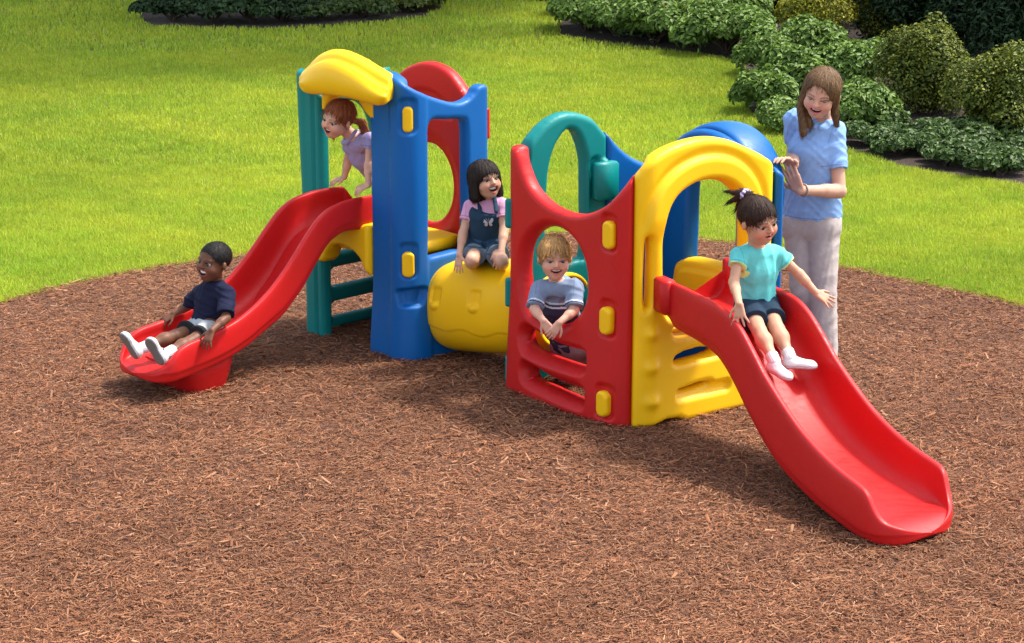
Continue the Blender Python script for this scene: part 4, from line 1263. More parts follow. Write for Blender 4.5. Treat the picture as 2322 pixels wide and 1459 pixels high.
# butterfly appliqué on the bib
def butterfly():
    sx = -nrm(J['shR'] - J['shL']); fw = nrm(J['fwd']); up = nrm(np.cross(sx, fw)); up = up if up[2] > 0 else -up
    c = lerp(J['hip'], J['chest'], 1.0) + fw * (KID['ch'] + .040)
    V, Q, C = [], [], []; o = 0
    def blob(pts, colr):
        nonlocal o
        pts = smooth_poly(pts, 4); m = len(pts)
        cen = pts.mean(0)
        for lay in (0, .003):
            V.append(c + sx * cen[0] + up * cen[1] + fw * (lay - abs(cen[0]) * .25)); C.append(colr)
            for x, y in pts: V.append(c + sx * x + up * y + fw * (lay - abs(x) * .25)); C.append(colr)
        for i in range(m):
            j = (i + 1) % m
            Q.append((o + m + 1, o + m + 2 + i, o + m + 2 + j)); Q.append((o + 1 + i, o + 1 + j, o + m + 2 + j, o + m + 2 + i))
        o += 2 * (m + 1)
    for s_ in (-1, 1):
        blob([(s_ * .003, .0), (s_ * .010, .012), (s_ * .026, .024), (s_ * .034, .022), (s_ * .032, .008), (s_ * .020, -.002)], (.42, .42, .46))
        blob([(s_ * .003, -.002), (s_ * .018, -.004), (s_ * .024, -.012), (s_ * .016, -.019), (s_ * .006, -.014)], (.42, .30, .32))
        blob([(s_ * .001, .010), (s_ * .006, .022), (s_ * .012, .026), (s_ * .007, .020), (s_ * .003, .010)], (.42, .30, .30))
    me = bpy.data.meshes.new('butterfly_patch'); me.from_pydata([tuple(map(float, v)) for v in V], [], Q)
    a = me.color_attributes.new('col', 'FLOAT_COLOR', 'POINT')
    for i, cc in enumerate(C): a.data[i].color = (*cc, 1)
    ob = link('butterfly_patch', me, M['cloth']); ob.parent = p; ob['label'] = 'pale butterfly on the bib'
butterfly()
for q in 'RL':
    sock(p, J['an' + q], lerp(J['an' + q], J['kn' + q], .2), .028, .030); shoe(p, J['an' + q], (.05, 1, -.25), (0, .3, 1), .155)
finish(p)

# ---- boy looking through the red porthole
J = jn(dict(neck=(1262, 634, 12.06), chest=(1264, 690, 12.14), hip=(1292, 775, 12.36), shR=(1222, 656, 12.06), shL=(1304, 652, 12.02),
            elR=(1212, 702, 11.98), wrR=(1232, 728, 11.90), elL=(1302, 704, 11.94), wrL=(1268, 733, 11.86),
            hpR=(1275, 785, 12.40), hpL=(1312, 785, 12.34), knR=(1278, 845, 12.42), knL=(1312, 830, 12.42), anR=(1285, 885, 12.62), anL=(1300, 872, 12.50)))
J['fwd'] = np.array([-.15, -.95, 0])
H = Head(at(1258, 586, 12.00), .218, (.10, -.98, -.04), (.02, -.05, 1))
mo = (.115, .024)
p = person('smiling blond boy in a striped blue shirt leaning through the red porthole', J, H, SK_PALE, (.52, .15, .12), (.25, .13, .06), KID, mouth=mo, hl=.112, iris=(.06, .07, .09), open_=.7,
           hands=dict(R=((.55, -.25, -.75), (-.2, -.95, .2), 1, .35, .2), L=((-.55, -.25, -.75), (.3, -.9, .3), -1, .45, .2)))
def hb(vol, H):
    s = H.s; P = H.P; A = H.A
    cap_hair(vol, H, .045, front=.245, low=-.12, side=.33)
    for x in (-.24, -.16, -.08, 0, .08, .16, .24): vol.cap(P(x, .34, .24), P(x * 1.15 + .02, .17, .355), .06 * s, .028 * s, k=.02 * s)
hair_obj(p, H, hb, (.42, .235, .085), amp=.016)
def c_str(V):
    C = np.tile(np.array((.20, .26, .38)), (len(V), 1))
    up = nrm(J['neck'] - J['chest']); t = (V - J['chest']) @ up
    near = np.abs((V - J['chest']) @ nrm(J['shR'] - J['shL'])) < .098
    C[(t < .035) & near] = (.045, .042, .085)
    C[(np.abs(t - .040) < .005) & near] = (.7, .7, .75); C[(np.abs(t - .062) < .004) & near] = (.7, .7, .75); C[(np.abs(t - .051) < .004) & near] = (.02, .02, .05)
    for q in 'RL':
        e = lerp(J['sh' + q], J['el' + q], .85); d = nrm(J['el' + q] - J['sh' + q]); tt = (V - e) @ d; m = np.linalg.norm(V - e, axis=1) < .09
        C[m & (np.abs(tt + .018) < .004)] = (.7, .7, .75); C[m & (np.abs(tt + .008) < .003)] = (.03, .03, .07)
    return C
shirt(p, J, KID, c_str, off=.012, slv=.85, slr=1.60, hem=.02, seed=14, amp=.008)
shorts(p, J, KID, (.30, .25, .29), frac=.92, full=True, seed=15, name='trousers')
for q in 'RL': shoe(p, J['an' + q] * np.array([1, 1, 0]) + np.array([0, 0, .065]), (-.5, -.75, 0), (0, 0, 1), .165)
finish(p)

# ---- girl on the right slide
J = jn(dict(neck=(1716, 560, 11.34), chest=(1716, 612, 11.36), hip=(1714, 690, 11.40), shR=(1675, 580, 11.30), shL=(1762, 576, 11.40),
            elR=(1664, 640, 11.20), wrR=(1676, 690, 10.98), elL=(1812, 622, 11.42), wrL=(1850, 664, 11.38),
            hpR=(1696, 696, 11.36), hpL=(1736, 694, 11.42), knR=(1722, 752, 11.14), knL=(1762, 746, 11.20), anR=(1757, 822, 10.98), anL=(1792, 812, 11.06)))
J['fwd'] = np.array([.40, -.9, 0])
H = Head(at(1720, 500, 11.28), .228, (.56, -.79, -.22), (-.10, -.15, 1))
mo = (.085, .012)
K2 = dict(KID); K2.update(th=.050, kn=.036)
p = person('girl in a turquoise tee and denim shorts riding the right slide', J, H, SK_MID, (.50, .15, .13), (.03, .017, .012), K2, mouth=mo, hl=.118, iris=(.012, .007, .005),
           hands=dict(R=((.05, -.30, -.85), (-.35, -.8, .5), 1, .05, .75), L=((.75, -.1, -.45), (.2, -.7, .7), -1, .08, .55)))
def hb(vol, H):
    s = H.s; P = H.P
    cap_hair(vol, H, .022, front=.215, low=-.14, side=.30)
    vol.cap(P(-.02, .42, -.34), P(.06, .44, -.48), .11 * s, .10 * s, k=.03 * s)
    for a, b in (((.10, .46, -.5), (.30, .46, -.78)), ((.10, .40, -.5), (.26, .16, -.76)), ((.05, .42, -.5), (.12, -.06, -.66)), ((.05, .48, -.5), (.02, .30, -.84))):
        vol.cap(P(*a), P(*b), .075 * s, .02 * s, k=.03 * s)
hair_obj(p, H, hb, (.035, .017, .011), amp=.014, lo=1.1, hi=1.1)
# scrunchie
def scr(vol, H):
    s = H.s; P = H.P
    for k in range(14):
        a = 2 * pi * k / 14; c = P(.03, .44, -.43) + (H.r * cos(a) + H.u * sin(a)) * .105 * s + H.f * .02 * s * (-1) ** k
        vol.ell(c, (.042 * s,) * 3, None, k=.01 * s)
v = Vol(H.c - .3, H.c + .3, .004); scr(v, H)
def c_scr(V):
    q = np.sin(V @ np.array([210., 160., 240.])); C = np.tile(np.array((.55, .25, .42)), (len(V), 1)); C[q > .4] = (.7, .68, .75); C[q < -.5] = (.25, .2, .45); return C
vobj('scrunchie', v, M['cloth'], c_scr, p)
TQ = np.array((.13, .56, .54))
def c_tq(V):
    C = np.tile(TQ, (len(V), 1))
    for q in 'RL':
        e = lerp(J['sh' + q], J['el' + q], .42); d = nrm(J['el' + q] - J['sh' + q]); tt = (V - e) @ d; m = np.linalg.norm(V - e, axis=1) < .08
        C[m & (tt > -.0045)] = (.62, .70, .22)
    return C
shirt(p, J, K2, c_tq, off=.009, slv=.42, slr=1.55, hem=.005, seed=17, amp=.008, flare=1.04)
shorts(p, J, K2, lambda V: np.tile(np.array((.018, .035, .060)), (len(V), 1)), frac=.62, flare=1.12, seed=18)
for q, d, up in (('R', (.45, -.72, -.10), (.2, -.05, 1)), ('L', (.85, -.32, .06), (0, .1, 1))):
    a = J['an' + q]; sock(p, a, lerp(a, J['kn' + q], .24), .030, .032); shoe(p, a, d, up, .168, bottom=(.30, .28, .29), W=.42)
finish(p)

# ---- woman behind the short tower
WR = dict(sh=.048, ch=.098, hp=.108, ua=.043, el=.036, wr=.026, th=.082, kn=.058, an=.040, nk=.052)
J = jn(dict(neck=(1870, 268, 12.84), chest=(1848, 345, 12.84), hip=(1842, 480, 12.88), shR=(1800, 272, 12.92), shL=(1893, 300, 12.80),
            elR=(1800, 352, 12.98), wrR=(1800, 375, 12.56), elL=(1903, 434, 12.70), wrL=(1812, 432, 12.54),
            hpR=(1812, 510, 12.90), hpL=(1866, 512, 12.84), knR=(1824, 660, 12.82), knL=(1866, 665, 12.76), anR=(1845, 812, 12.94), anL=(1868, 815, 12.74)))
J['fwd'] = np.array([-.40, -.9, 0])
H = Head(at(1862, 212, 12.72), .258, (-.32, -.86, -.30), (.10, -.26, .95))
mo = (.105, .026)
p = person('smiling woman in a light blue polo and beige trousers standing by the short tower', J, H, (.56, .31, .215), (.52, .17, .15), (.10, .06, .035), WR, mouth=mo, hl=.178, h=.0048, iris=(.05, .035, .02), adult=True, open_=.35, gaze=(0, -.3),
           hands=dict(R=((-.50, -.40, .35), (-.1, .2, 1), -1, .5, .1), L=((-.42, -.15, .80), (-.35, -.85, -.1), -1, .15, .12)))
def hb(vol, H):
    s = H.s; P = H.P; A = H.A
    vol.ell(P(0, .14, -.08), np.array([.405, .40, .465]) * s, A, k=0)
    vol.cap(P(.03, -.10, .16), P(.03, -.10, .9), .27 * s, .29 * s, k=.03 * s, op='cut', fl=(A[1], 1.50))
    # long straight lengths, in front of both shoulders and down the back
    Lc = lambda a, b, r0, r1: vol.cap(a, b, r0 * s, r1 * s, k=.03 * s, fl=(A[0], .75))
    Lc(P(.31, .18, .05), P(.36, -.35, .10), .12, .12); Lc(P(.36, -.35, .10), at(1822, 300, 12.74), .12, .11); Lc(P(.36, -.30, .0), at(1838, 285, 12.76), .11, .08)
    Lc(P(-.32, .16, .02), P(-.36, -.35, .06), .11, .11); Lc(P(-.36, -.35, .06), at(1898, 285, 12.76), .11, .07)
    Lc(P(0, .0, -.34), P(0, -.65, -.38), .26, .20)
hair_obj(p, H, hb, (.125, .068, .030), amp=.012, h=.005, lo=1.25, hi=.9, fr=46)
PB = np.array((.24, .40, .70))
shirt(p, J, WR, lambda V: np.tile(PB, (len(V), 1)), off=.014, slv=.62, slr=1.32, hem=.03, flare=1.09, seed=31, collar=1.6, amp=.008, h=.005, hemdir=(0, 0, -1), neck_cut=.0)
shorts(p, J, WR, lambda V: np.tile(np.array((.42, .36, .34)), (len(V), 1)), frac=.97, full=True, off=.012, seed=32, name='trousers', top=.25, h=.006, amp=.006, kn=1.6, anr=2.0)
for q in 'RL': shoe(p, J['an' + q] * np.array([1, 1, 0]) + np.array([0, 0, .085]), (-.45, -.9, 0), (0, 0, 1), .25, base=(.12, .07, .04), sole=(.05, .04, .03))
# bracelet
a, b = J['wrL'], J['elL']; c = lerp(a, b, .12); dx = nrm(b - a); o1 = nrm(np.cross(dx, [0, 0, 1.])); o2 = np.cross(dx, o1)
rg = []
for k in range(25):
    t = 2 * pi * k / 24; cc = c + (o1 * cos(t) + o2 * sin(t)) * .0335; rr = .0042 * (1.35 if k % 2 else .9)
    dr = o1 * cos(t) + o2 * sin(t)
    rg.append([tuple(cc + dr * rr * cos(x) + dx * rr * sin(x)) for x in np.linspace(0, 2 * pi, 7)[:-1]])
ob = loft('bracelet', rg, M['metal'], None, caps=False); ob.parent = p
finish(p)

#@@GROUND@@
# ================================================================== GROUND
edge_px = [(-260, 745), (-100, 710), (0, 688), (120, 657), (250, 628), (400, 603), (600, 576), (800, 553), (1100, 535), (1400, 533), (1590, 545),
           (1750, 567), (1900, 606), (2100, 648), (2322, 697), (2450, 735), (2700, 800)]
edge = smooth_poly([gnd(u, v)[:2] for u, v in edge_px], 6, False)
mulch_poly = np.vstack([edge, [(9, 4), (-9, 4)]])
bedR_px = [(1262, 82), (1330, 94), (1420, 106), (1500, 115), (1600, 128), (1655, 140), (1683, 158), (1684, 190), (1680, 235), (1700, 262), (1760, 292),
           (1830, 318), (1930, 345), (2030, 378), (2130, 398), (2230, 412), (2340, 424)]
bedR = smooth_poly([gnd(u, v)[:2] for u, v in bedR_px], 4, False)
bedR_poly = np.vstack([bedR, [(12, 17.5), (20, 20), (20, 45), (4, 45), gnd(1330, -60)[:2], gnd(1270, 30)[:2]]])
bedL_poly = smooth_poly([gnd(u, v)[:2] for u, v in [(330, 55), (380, 62), (520, 66), (650, 66), (800, 56), (950, 42), (975, 30), (960, 15), (900, -15), (700, -40), (450, -40), (330, 20)]], 4)
from mathutils.geometry import tessellate_polygon
def sheet(name, poly, z, mt, relief=0.0, step=None, kind='structure'):
    poly = np.array(poly, float)
    if step is None:
        tri = tessellate_polygon([[Vector((p[0], p[1], 0)) for p in poly]])
        V = np.c_[poly, np.full(len(poly), z)]
        T = [t if np.cross(poly[t[1]] - poly[t[0]], poly[t[2]] - poly[t[0]]) > 0 else (t[0], t[2], t[1]) for t in tri]
        me = mesh_np(name, V, tris=np.array(T), smooth=False)
    else:
        x0, y0 = poly.min(0); x1, y1 = poly.max(0)
        X, Y = np.meshgrid(np.arange(x0, x1, step), np.arange(y0, y1, step), indexing='ij')
        D = poly_sd(X, Y, poly)
        Z = z + relief * vnoise(X, Y) * np.clip(D / .5, 0, 1)
        n, m = X.shape
        I, J = np.meshgrid(np.arange(n - 1), np.arange(m - 1), indexing='ij')
        a = (I * m + J)[(D[:-1, :-1] > 0) & (D[1:, 1:] > 0) & (D[1:, :-1] > 0) & (D[:-1, 1:] > 0)]
        me = mesh_np(name, np.c_[X.ravel(), Y.ravel(), Z.ravel()], quads=np.c_[a, a + m, a + m + 1, a + 1])
    o = link(name, me, mt); tag(o, kind=kind); return o
def vnoise(X, Y, s=1.0):
    return (np.sin(X * 2.3 * s + 1.3 * np.sin(Y * 1.7 * s)) + np.sin(Y * 3.1 * s + 1.1 * np.sin(X * 2.9 * s + 1)) + .6 * np.sin(X * 6.1 * s + Y * 5.3 * s) + .6 * np.sin(Y * 8.3 * s - X * 4.7 * s + 2)) / 3.2
def inside(X, Y, poly): return poly_sd(X, Y, poly) > 0
sheet('lawn', [(-60, -5), (60, -5), (60, 120), (-60, 120)], -.012, M['lawn'])
sheet('mulch_bed', mulch_poly, 0.009, M['mulch'], relief=.016, step=.05)
tag(bpy.data.objects['mulch_bed'], 'reddish brown bark mulch bed under the playset', kind='structure')
sheet('soil', bedR_poly, 0.006, M['soil'], relief=.0)
o_ = sheet('soil', bedL_poly, 0.006, M['soil'])

def rand_rot_quads(P, L, W, yaw, pitch, roll, tent=.25):
    """tent-shaped slivers: 6 verts, 2 quads"""
    n = len(P)
    cy, sy, cp, sp = np.cos(yaw), np.sin(yaw), np.cos(pitch), np.sin(pitch)
    ax = np.c_[cy * cp, sy * cp, sp]
    side = np.c_[-sy, cy, np.zeros(n)]
    up = np.cross(ax, side)
    cr, sr = np.cos(roll)[:, None], np.sin(roll)[:, None]
    s2 = side * cr + up * sr; u2 = -side * sr + up * cr
    l = (L / 2)[:, None]; w_ = (W / 2)[:, None]
    tp = rng.uniform(.4, 1.0, (n, 1)); tq = rng.uniform(.3, 1.0, (n, 1))
    V = np.stack([P - ax * l - s2 * w_ * tp - u2 * w_ * tent, P - ax * l * rng.uniform(.8, 1.1, (n, 1)) + u2 * w_ * tent, P - ax * l + s2 * w_ * tp - u2 * w_ * tent,
                  P + ax * l - s2 * w_ * tq - u2 * w_ * tent, P + ax * l * rng.uniform(.8, 1.1, (n, 1)) + u2 * w_ * tent, P + ax * l + s2 * w_ * tq - u2 * w_ * tent], 1)
    b = (np.arange(n) * 6)[:, None]
    Q = np.concatenate([b + np.array([[0, 3, 4, 1]]), b + np.array([[1, 4, 5, 2]])], 1).reshape(-1, 4)
    return V.reshape(-1, 3), Q

def chips():
    N = 500000
    # sample in image-weighted fashion: more chips nearer
    Y = 8.3 + (16.4 - 8.3) * rng.random(N) ** 1.15
    X = (rng.random(N) * 2 - 1) * (Y * .235 + .25)
    sd_ = rng.random(N) < .16; X = np.where(sd_, np.sign(X) * (Y * .235 + .25 + rng.random(N) * 2.2), X)
    dd_ = poly_sd(X, Y, mulch_poly); k = (dd_ > .0) | ((dd_ > -.16) & (rng.random(N) < .16 * np.exp(np.minimum(dd_, 0) / .05)))
    # do not pile chips inside walls
    X, Y = X[k], Y[k]; n = len(X)
    big = rng.random(n)
    L = np.where(big > .993, rng.uniform(.05, .11, n), np.where(big > .72, rng.uniform(.030, .058, n), rng.uniform(.012, .032, n)))
    W = np.where(big > .993, rng.uniform(.008, .018, n), np.where(big > .72, rng.uniform(.0035, .009, n), rng.uniform(.002, .0055, n)))
    base = .009 + .016 * vnoise(X, Y) * np.clip(poly_sd(X, Y, mulch_poly) / .5, 0, 1)
    clump = vnoise(X, Y, 3.1)
    P = np.c_[X, Y, base + rng.uniform(.001, .022, n) + .006 * clump]
    V, Q = rand_rot_quads(P, L, W, rng.uniform(0, pi, n), rng.normal(0, .20, n), rng.normal(0, .5, n))
    c = np.array([(.21, .086, .041), (.262, .120, .060), (.155, .060, .029), (.34, .178, .098), (.10, .038, .019), (.235, .093, .043)])
    ci = rng.choice(6, n, p=[.30, .24, .18, .08, .08, .12])
    C = c[ci] * rng.uniform(.75, 1.25, (n, 1)) * (1 + .13 * vnoise(X, Y, .8)[:, None] + .11 * vnoise(X + 3, Y, 2.2)[:, None])
    C = np.repeat(C, 6, 0)
    o = link('mulch', mesh_np('mulch', V, quads=Q, colors=C, smooth=False), M['chip'])
    tag(o, 'loose reddish brown shredded wood mulch covering the play area', 'mulch', kind='stuff')
chips()

def grass():
    def batch(N, y0, y1, hh, ww, p=1.0):
        Y = y0 + (y1 - y0) * rng.random(N) ** p
        X = (rng.random(N) * 2 - 1) * (Y * .232 + .3)
        sd_ = rng.random(N) < .17; X = np.where(sd_, np.sign(X) * (Y * .232 + .3 + rng.random(N) * 3.6), X)
        d = poly_sd(X, Y, mulch_poly)
        wob = .03 * vnoise(X, Y, 6) + .02 * vnoise(X, Y, 17)
        k = (d < wob + .02) & (poly_sd(X, Y, bedR_poly) < .04) & (poly_sd(X, Y, bedL_poly) < .02)
        X, Y = X[k], Y[k]; n = len(X)
        nz = vnoise(X, Y, .9); nz2 = vnoise(X, Y, 4.0); nz3 = vnoise(X + 5, Y * .6, .25)
        H_ = hh * rng.uniform(.6, 1.25, n) * (1 + .18 * nz2); W_ = ww * rng.uniform(.7, 1.3, n)
        yaw = rng.uniform(0, 2 * pi, n); lean = H_ * rng.uniform(.15, .85, n)
        la = rng.uniform(0, 2 * pi, n)
        bx, by = np.cos(yaw) * W_ / 2, np.sin(yaw) * W_ / 2
        lx, ly = np.cos(la) * lean, np.sin(la) * lean
        z0 = np.full(n, -.012)
        V = np.stack([np.c_[X - bx, Y - by, z0], np.c_[X + bx, Y + by, z0],
                      np.c_[X + bx * .8 + lx * .4, Y + by * .8 + ly * .4, H_ * .6], np.c_[X - bx * .8 + lx * .4, Y - by * .8 + ly * .4, H_ * .6],
                      np.c_[X + lx, Y + ly, H_]], 1).reshape(-1, 3)
        b = np.arange(n)[:, None] * 5
        Q = b + np.array([[0, 1, 2, 3]]); T = b + np.array([[3, 2, 4]])
        C = np.array([.375, .465, .042]) * np.ones((n, 1)) * rng.uniform(.72, 1.28, (n, 1))
        C = C * (1 + .10 * nz[:, None] + .10 * nz2[:, None] + .14 * nz3[:, None])
        C[:, 0] *= 1 + .12 * nz + .10 * rng.normal(0, 1, n)
        s = rng.random(n) > .965; C[s] = np.array([.62, .58, .18]) * rng.uniform(.7, 1.1, (s.sum(), 1))
        return V, Q, T, np.repeat(C, 5, 0)
    parts = [batch(610000, 14.0, 19, .034, .0042), batch(400000, 19, 26, .037, .0065), batch(225000, 26, 40, .045, .012)]
    Vs, Qs, Ts, Cs, off = [], [], [], [], 0
    for V, Q, T, C in parts:
        Vs.append(V); Qs.append(Q + off); Ts.append(T + off); Cs.append(C); off += len(V)
    o = link('grass', mesh_np('grass', np.vstack(Vs), quads=np.vstack(Qs), tris=np.vstack(Ts), colors=np.vstack(Cs), smooth=False), M['grass'])
    tag(o, 'short sunlit yellow green lawn grass around the mulch', 'grass', kind='stuff')
grass()

# ------------------------------------------------------------------ plants
def leaves(P, Nrm, L, W, cols, fold=.25, droop=.3):
    """two-quad folded leaves (8 verts -> 6 verts), pointed"""
    n = len(P)
    t = np.cross(Nrm, rng.normal(0, 1, (n, 3))); t /= np.linalg.norm(t, axis=1)[:, None] + 1e-9
    s = np.cross(Nrm, t)
    l = L[:, None]; w_ = W[:, None]
    dn = Nrm * l
    V = np.stack([P - t * l * .5 - dn * droop * .3, P - t * l * .12 + s * w_ * .5 + dn * fold * .4, P + t * l * .18 + s * w_ * .42 + dn * fold * .3,
                  P + t * l * .55 - dn * droop * .5, P + t * l * .18 - s * w_ * .42 + dn * fold * .3, P - t * l * .12 - s * w_ * .5 + dn * fold * .4], 1).reshape(-1, 3)
    b = np.arange(n)[:, None] * 6
    Q = np.concatenate([b + np.array([[0, 1, 2, 3]]), b + np.array([[0, 3, 4, 5]])], 1).reshape(-1, 4)
    return V, Q, np.repeat(cols, 6, 0)
def stems(base, tips, r, mt, parent, name='stem'):
    V, Q, o = [], [], 0
    for tp in tips:
        b = np.array(base, float) + np.array([random.uniform(-.04, .04), random.uniform(-.04, .04), 0]); tp = np.array(tp, float)
        mid = (b + tp) / 2 + np.array([0, 0, .12 * np.linalg.norm(tp - b)])
        for i, (p, rr) in enumerate(((b, r), (mid, r * .7), (tp, r * .35))):
            for k in range(5):
                a = 2 * pi * k / 5; V.append(p + np.array([cos(a), sin(a), 0]) * rr)
        for i in range(2):
            for k in range(5):
                a = o + i * 5 + k; c = o + i * 5 + (k + 1) % 5; Q.append((a, c, c + 5, a + 5))
        o += 15
    return link(name, mesh_np(name, V, quads=np.array(Q)), mt, parent)
def shrub(name, label, cat, group, pos, rx, ry, h, n, leafL, leafW, cbase, cvar=.42, kind='mound', ytint=0.0, bumps=9, zmin=.03):
    root = empty(name, (pos[0], pos[1], 0)); tag(root, label, cat, group)
    # lumpy canopy built of several sub-mounds, so that clumps shade each other
    bc, br = [], []
    for i in range(bumps):
        a = rng.uniform(0, 2 * pi); q = math.sqrt(rng.random()) * .72
        z = (.45 + .35 * rng.random()) * h * (1 - .35 * q) if kind != 'ball' else (.10 + .60 * ((i + .5) / bumps)) * h
        f = 1.0 if kind != 'ball' else math.sqrt(max(.08, 1 - ((z / h - .36) / .42) ** 2))
        bc.append((pos[0] + rx * q * cos(a) * f, pos[1] + ry * q * sin(a) * f, z)); br.append((rng.uniform(.30, .48) if kind == 'ball' else rng.uniform(.23, .42)) * (.5 + .5 * f))
    bc = np.array(bc); br = np.array(br)
    i = rng.integers(0, bumps, n)
    d = rng.normal(0, 1, (n, 3)); d[:, 2] = np.abs(d[:, 2]) * 1.0 - .25; d /= np.linalg.norm(d, axis=1)[:, None]
    sc = np.array([rx, ry, h * .95])
    rad = br[i][:, None] * rng.uniform(.55, 1.08, (n, 1)) ** .6
    P = bc[i] + d * rad * sc
    P[:, 2] = np.maximum(P[:, 2], rng.uniform(zmin, zmin + .06, n))
    Nn = d * .75 + np.array([0, 0, .55]) + rng.normal(0, .38, (n, 3)); Nn /= np.linalg.norm(Nn, axis=1)[:, None]
    g = rng.normal(0, 1, (n, 1))
    C = np.array(cbase) * (1 + cvar * .5 * g) ; C = np.clip(C, .004, 1)
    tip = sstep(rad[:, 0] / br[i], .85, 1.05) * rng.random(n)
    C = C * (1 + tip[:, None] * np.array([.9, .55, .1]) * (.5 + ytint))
    L = leafL * rng.uniform(.65, 1.25, n); W = leafW * rng.uniform(.7, 1.2, n)
    V, Q, CC_ = leaves(P, Nn, L, W, C)
    link('foliage', mesh_np('foliage', V, quads=Q, colors=CC_, smooth=False), M['leaf'], root)
    stems((pos[0], pos[1], 0), [bc[k] + np.array([0, 0, .0]) for k in range(bumps)], .012 + .01 * h, M['bark'], root)
    return root
LG = (.105, .185, .033)     # leafy perennials
LD = (.022, .050, .016)
# right border, leafy mounds
G1 = 'leafy mounds along the border bed'
def P_(u, v): return gnd(u, v)
spec = [
 ('leftmost leafy green mound at the tip of the border bed', (1330, 72), .62, .8, .42),
 ('second leafy green mound from the tip of the border bed', (1405, 84), .62, .8, .46),
 ('third leafy mound, in the front row of the far border', (1485, 98), .62, .8, .5),
 ('fourth leafy mound of the front row, right of the middle', (1565, 108), .62, .8, .52),
 ('rightmost front row mound where the lawn edge turns in', (1650, 122), .62, .8, .55),
 ('back row mound behind the bed tip, below the red flowers', (1400, 40), .8, 1.0, .5),
 ('back row mound left of the round golden boxwood', (1510, 52), .8, 1.0, .52),
 ('wide back row mound just left of the golden boxwood', (1620, 66), .9, 1.0, .6),
 ('back row mound at the top edge near the pink flowers', (1560, 20), .9, 1.1, .45),
]
for lb, (u, v), rx, ry, h in spec:
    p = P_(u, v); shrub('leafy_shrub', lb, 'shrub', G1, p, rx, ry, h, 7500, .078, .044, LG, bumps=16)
spec = [
 ('leafy mound at the lawn corner beside the golden boxwood', (1745, 172), .42, .45, .50),
 ('leafy mound behind the corner, below the golden boxwood', (1830, 150), .5, .5, .48),
 ('tall leafy mound upper left of the woman', (1800, 232), .5, .5, .55),
 ('leafy mound at the lawn edge left of the woman', (1735, 258), .38, .38, .42),
 ('leafy mound directly behind the head of the woman', (1880, 235), .55, .5, .6),
 ('leafy mound between the woman and the dark boxwood', (1935, 200), .5, .5, .55),
 ('leafy mound behind the shoulder of the woman', (1930, 300), .42, .4, .45),
 ('small leafy mound at the left elbow side of the woman', (1800, 300), .35, .35, .30),
]
for lb, (u, v), rx, ry, h in spec:
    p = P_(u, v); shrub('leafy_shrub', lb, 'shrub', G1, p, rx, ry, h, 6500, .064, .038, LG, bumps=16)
G2 = 'low leafy plants along the right lawn edge'
spec = [((1975, 330), .26, 'low glossy plant beside the arm of the woman'), ((2040, 352), .26, 'second low glossy plant right of the woman'), ((2100, 340), .30, 'low glossy plant set back under the dark boxwood'),
        ((2150, 378), .27, 'low glossy plant in the middle of the right lawn edge'), ((2215, 362), .30, 'low glossy plant under the far right boxwood'), ((2260, 398), .27, 'low glossy plant near the right edge of the lawn'),
        ((2318, 385), .30, 'rightmost low glossy plant, cut by the frame'), ((2010, 300), .28, 'low pale plant behind the woman, set back from the lawn'), ((2180, 330), .28, 'low plant between the two round boxwoods'), ((2340, 330), .3, 'low plant at the foot of the far right boxwood')]
for (u, v), r_, lb in spec:
    p = P_(u, v); shrub('ground_cover_plant', lb, 'plant', G2, p, r_ * 1.25, r_ * 1.1, r_ * .85, 2600, .056, .036, (.06, .11, .028), bumps=9, cvar=.5, zmin=.01)
G3 = 'round boxwoods in the border bed'
BX = (.085, .118, .014)
for lb, (u, v), rx, h, n, c in [('bright golden green round boxwood at the top of the bed', (1848, 112), .47, .80, 14000, (.19, .21, .018)),
                      ('big dark olive boxwood right of the woman', (2098, 258), .47, .98, 14000, BX),
                      ('dark boxwood cut by the right edge of the photo', (2262, 318), .46, .92, 14000, BX),
                      ('loose yellowish boxwood behind the golden one', (1995, 100), .36, .72, 7000, (.08, .10, .014))]:
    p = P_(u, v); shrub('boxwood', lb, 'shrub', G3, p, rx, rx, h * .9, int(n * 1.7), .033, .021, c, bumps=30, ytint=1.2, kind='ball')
G4 = 'dark evergreens behind the border'
for k, (u, v, rx, h, lb) in enumerate([(2080, 100, .95, 1.6, 'dark spreading evergreen behind the olive boxwood'), (2210, 120, 1.0, 1.9, 'dark evergreen in the upper right corner'), (2330, 170, .9, 1.7, 'dark evergreen cut by the right edge of the photo'),
                                  (1760, 22, .9, 1.3, 'dark evergreen left of the golden boxwood, cut by the top'), (1940, 30, .9, 1.5, 'dark evergreen right above the golden boxwood'), (1680, -10, .9, 1.2, 'dark evergreen behind the far leafy mounds')]):
    p = P_(u, v); shrub('evergreen_shrub', lb, 'shrub', G4, p, rx * .8, rx * .8, h, 20000, .075, .03, LD, bumps=30, cvar=.5, kind='ball')
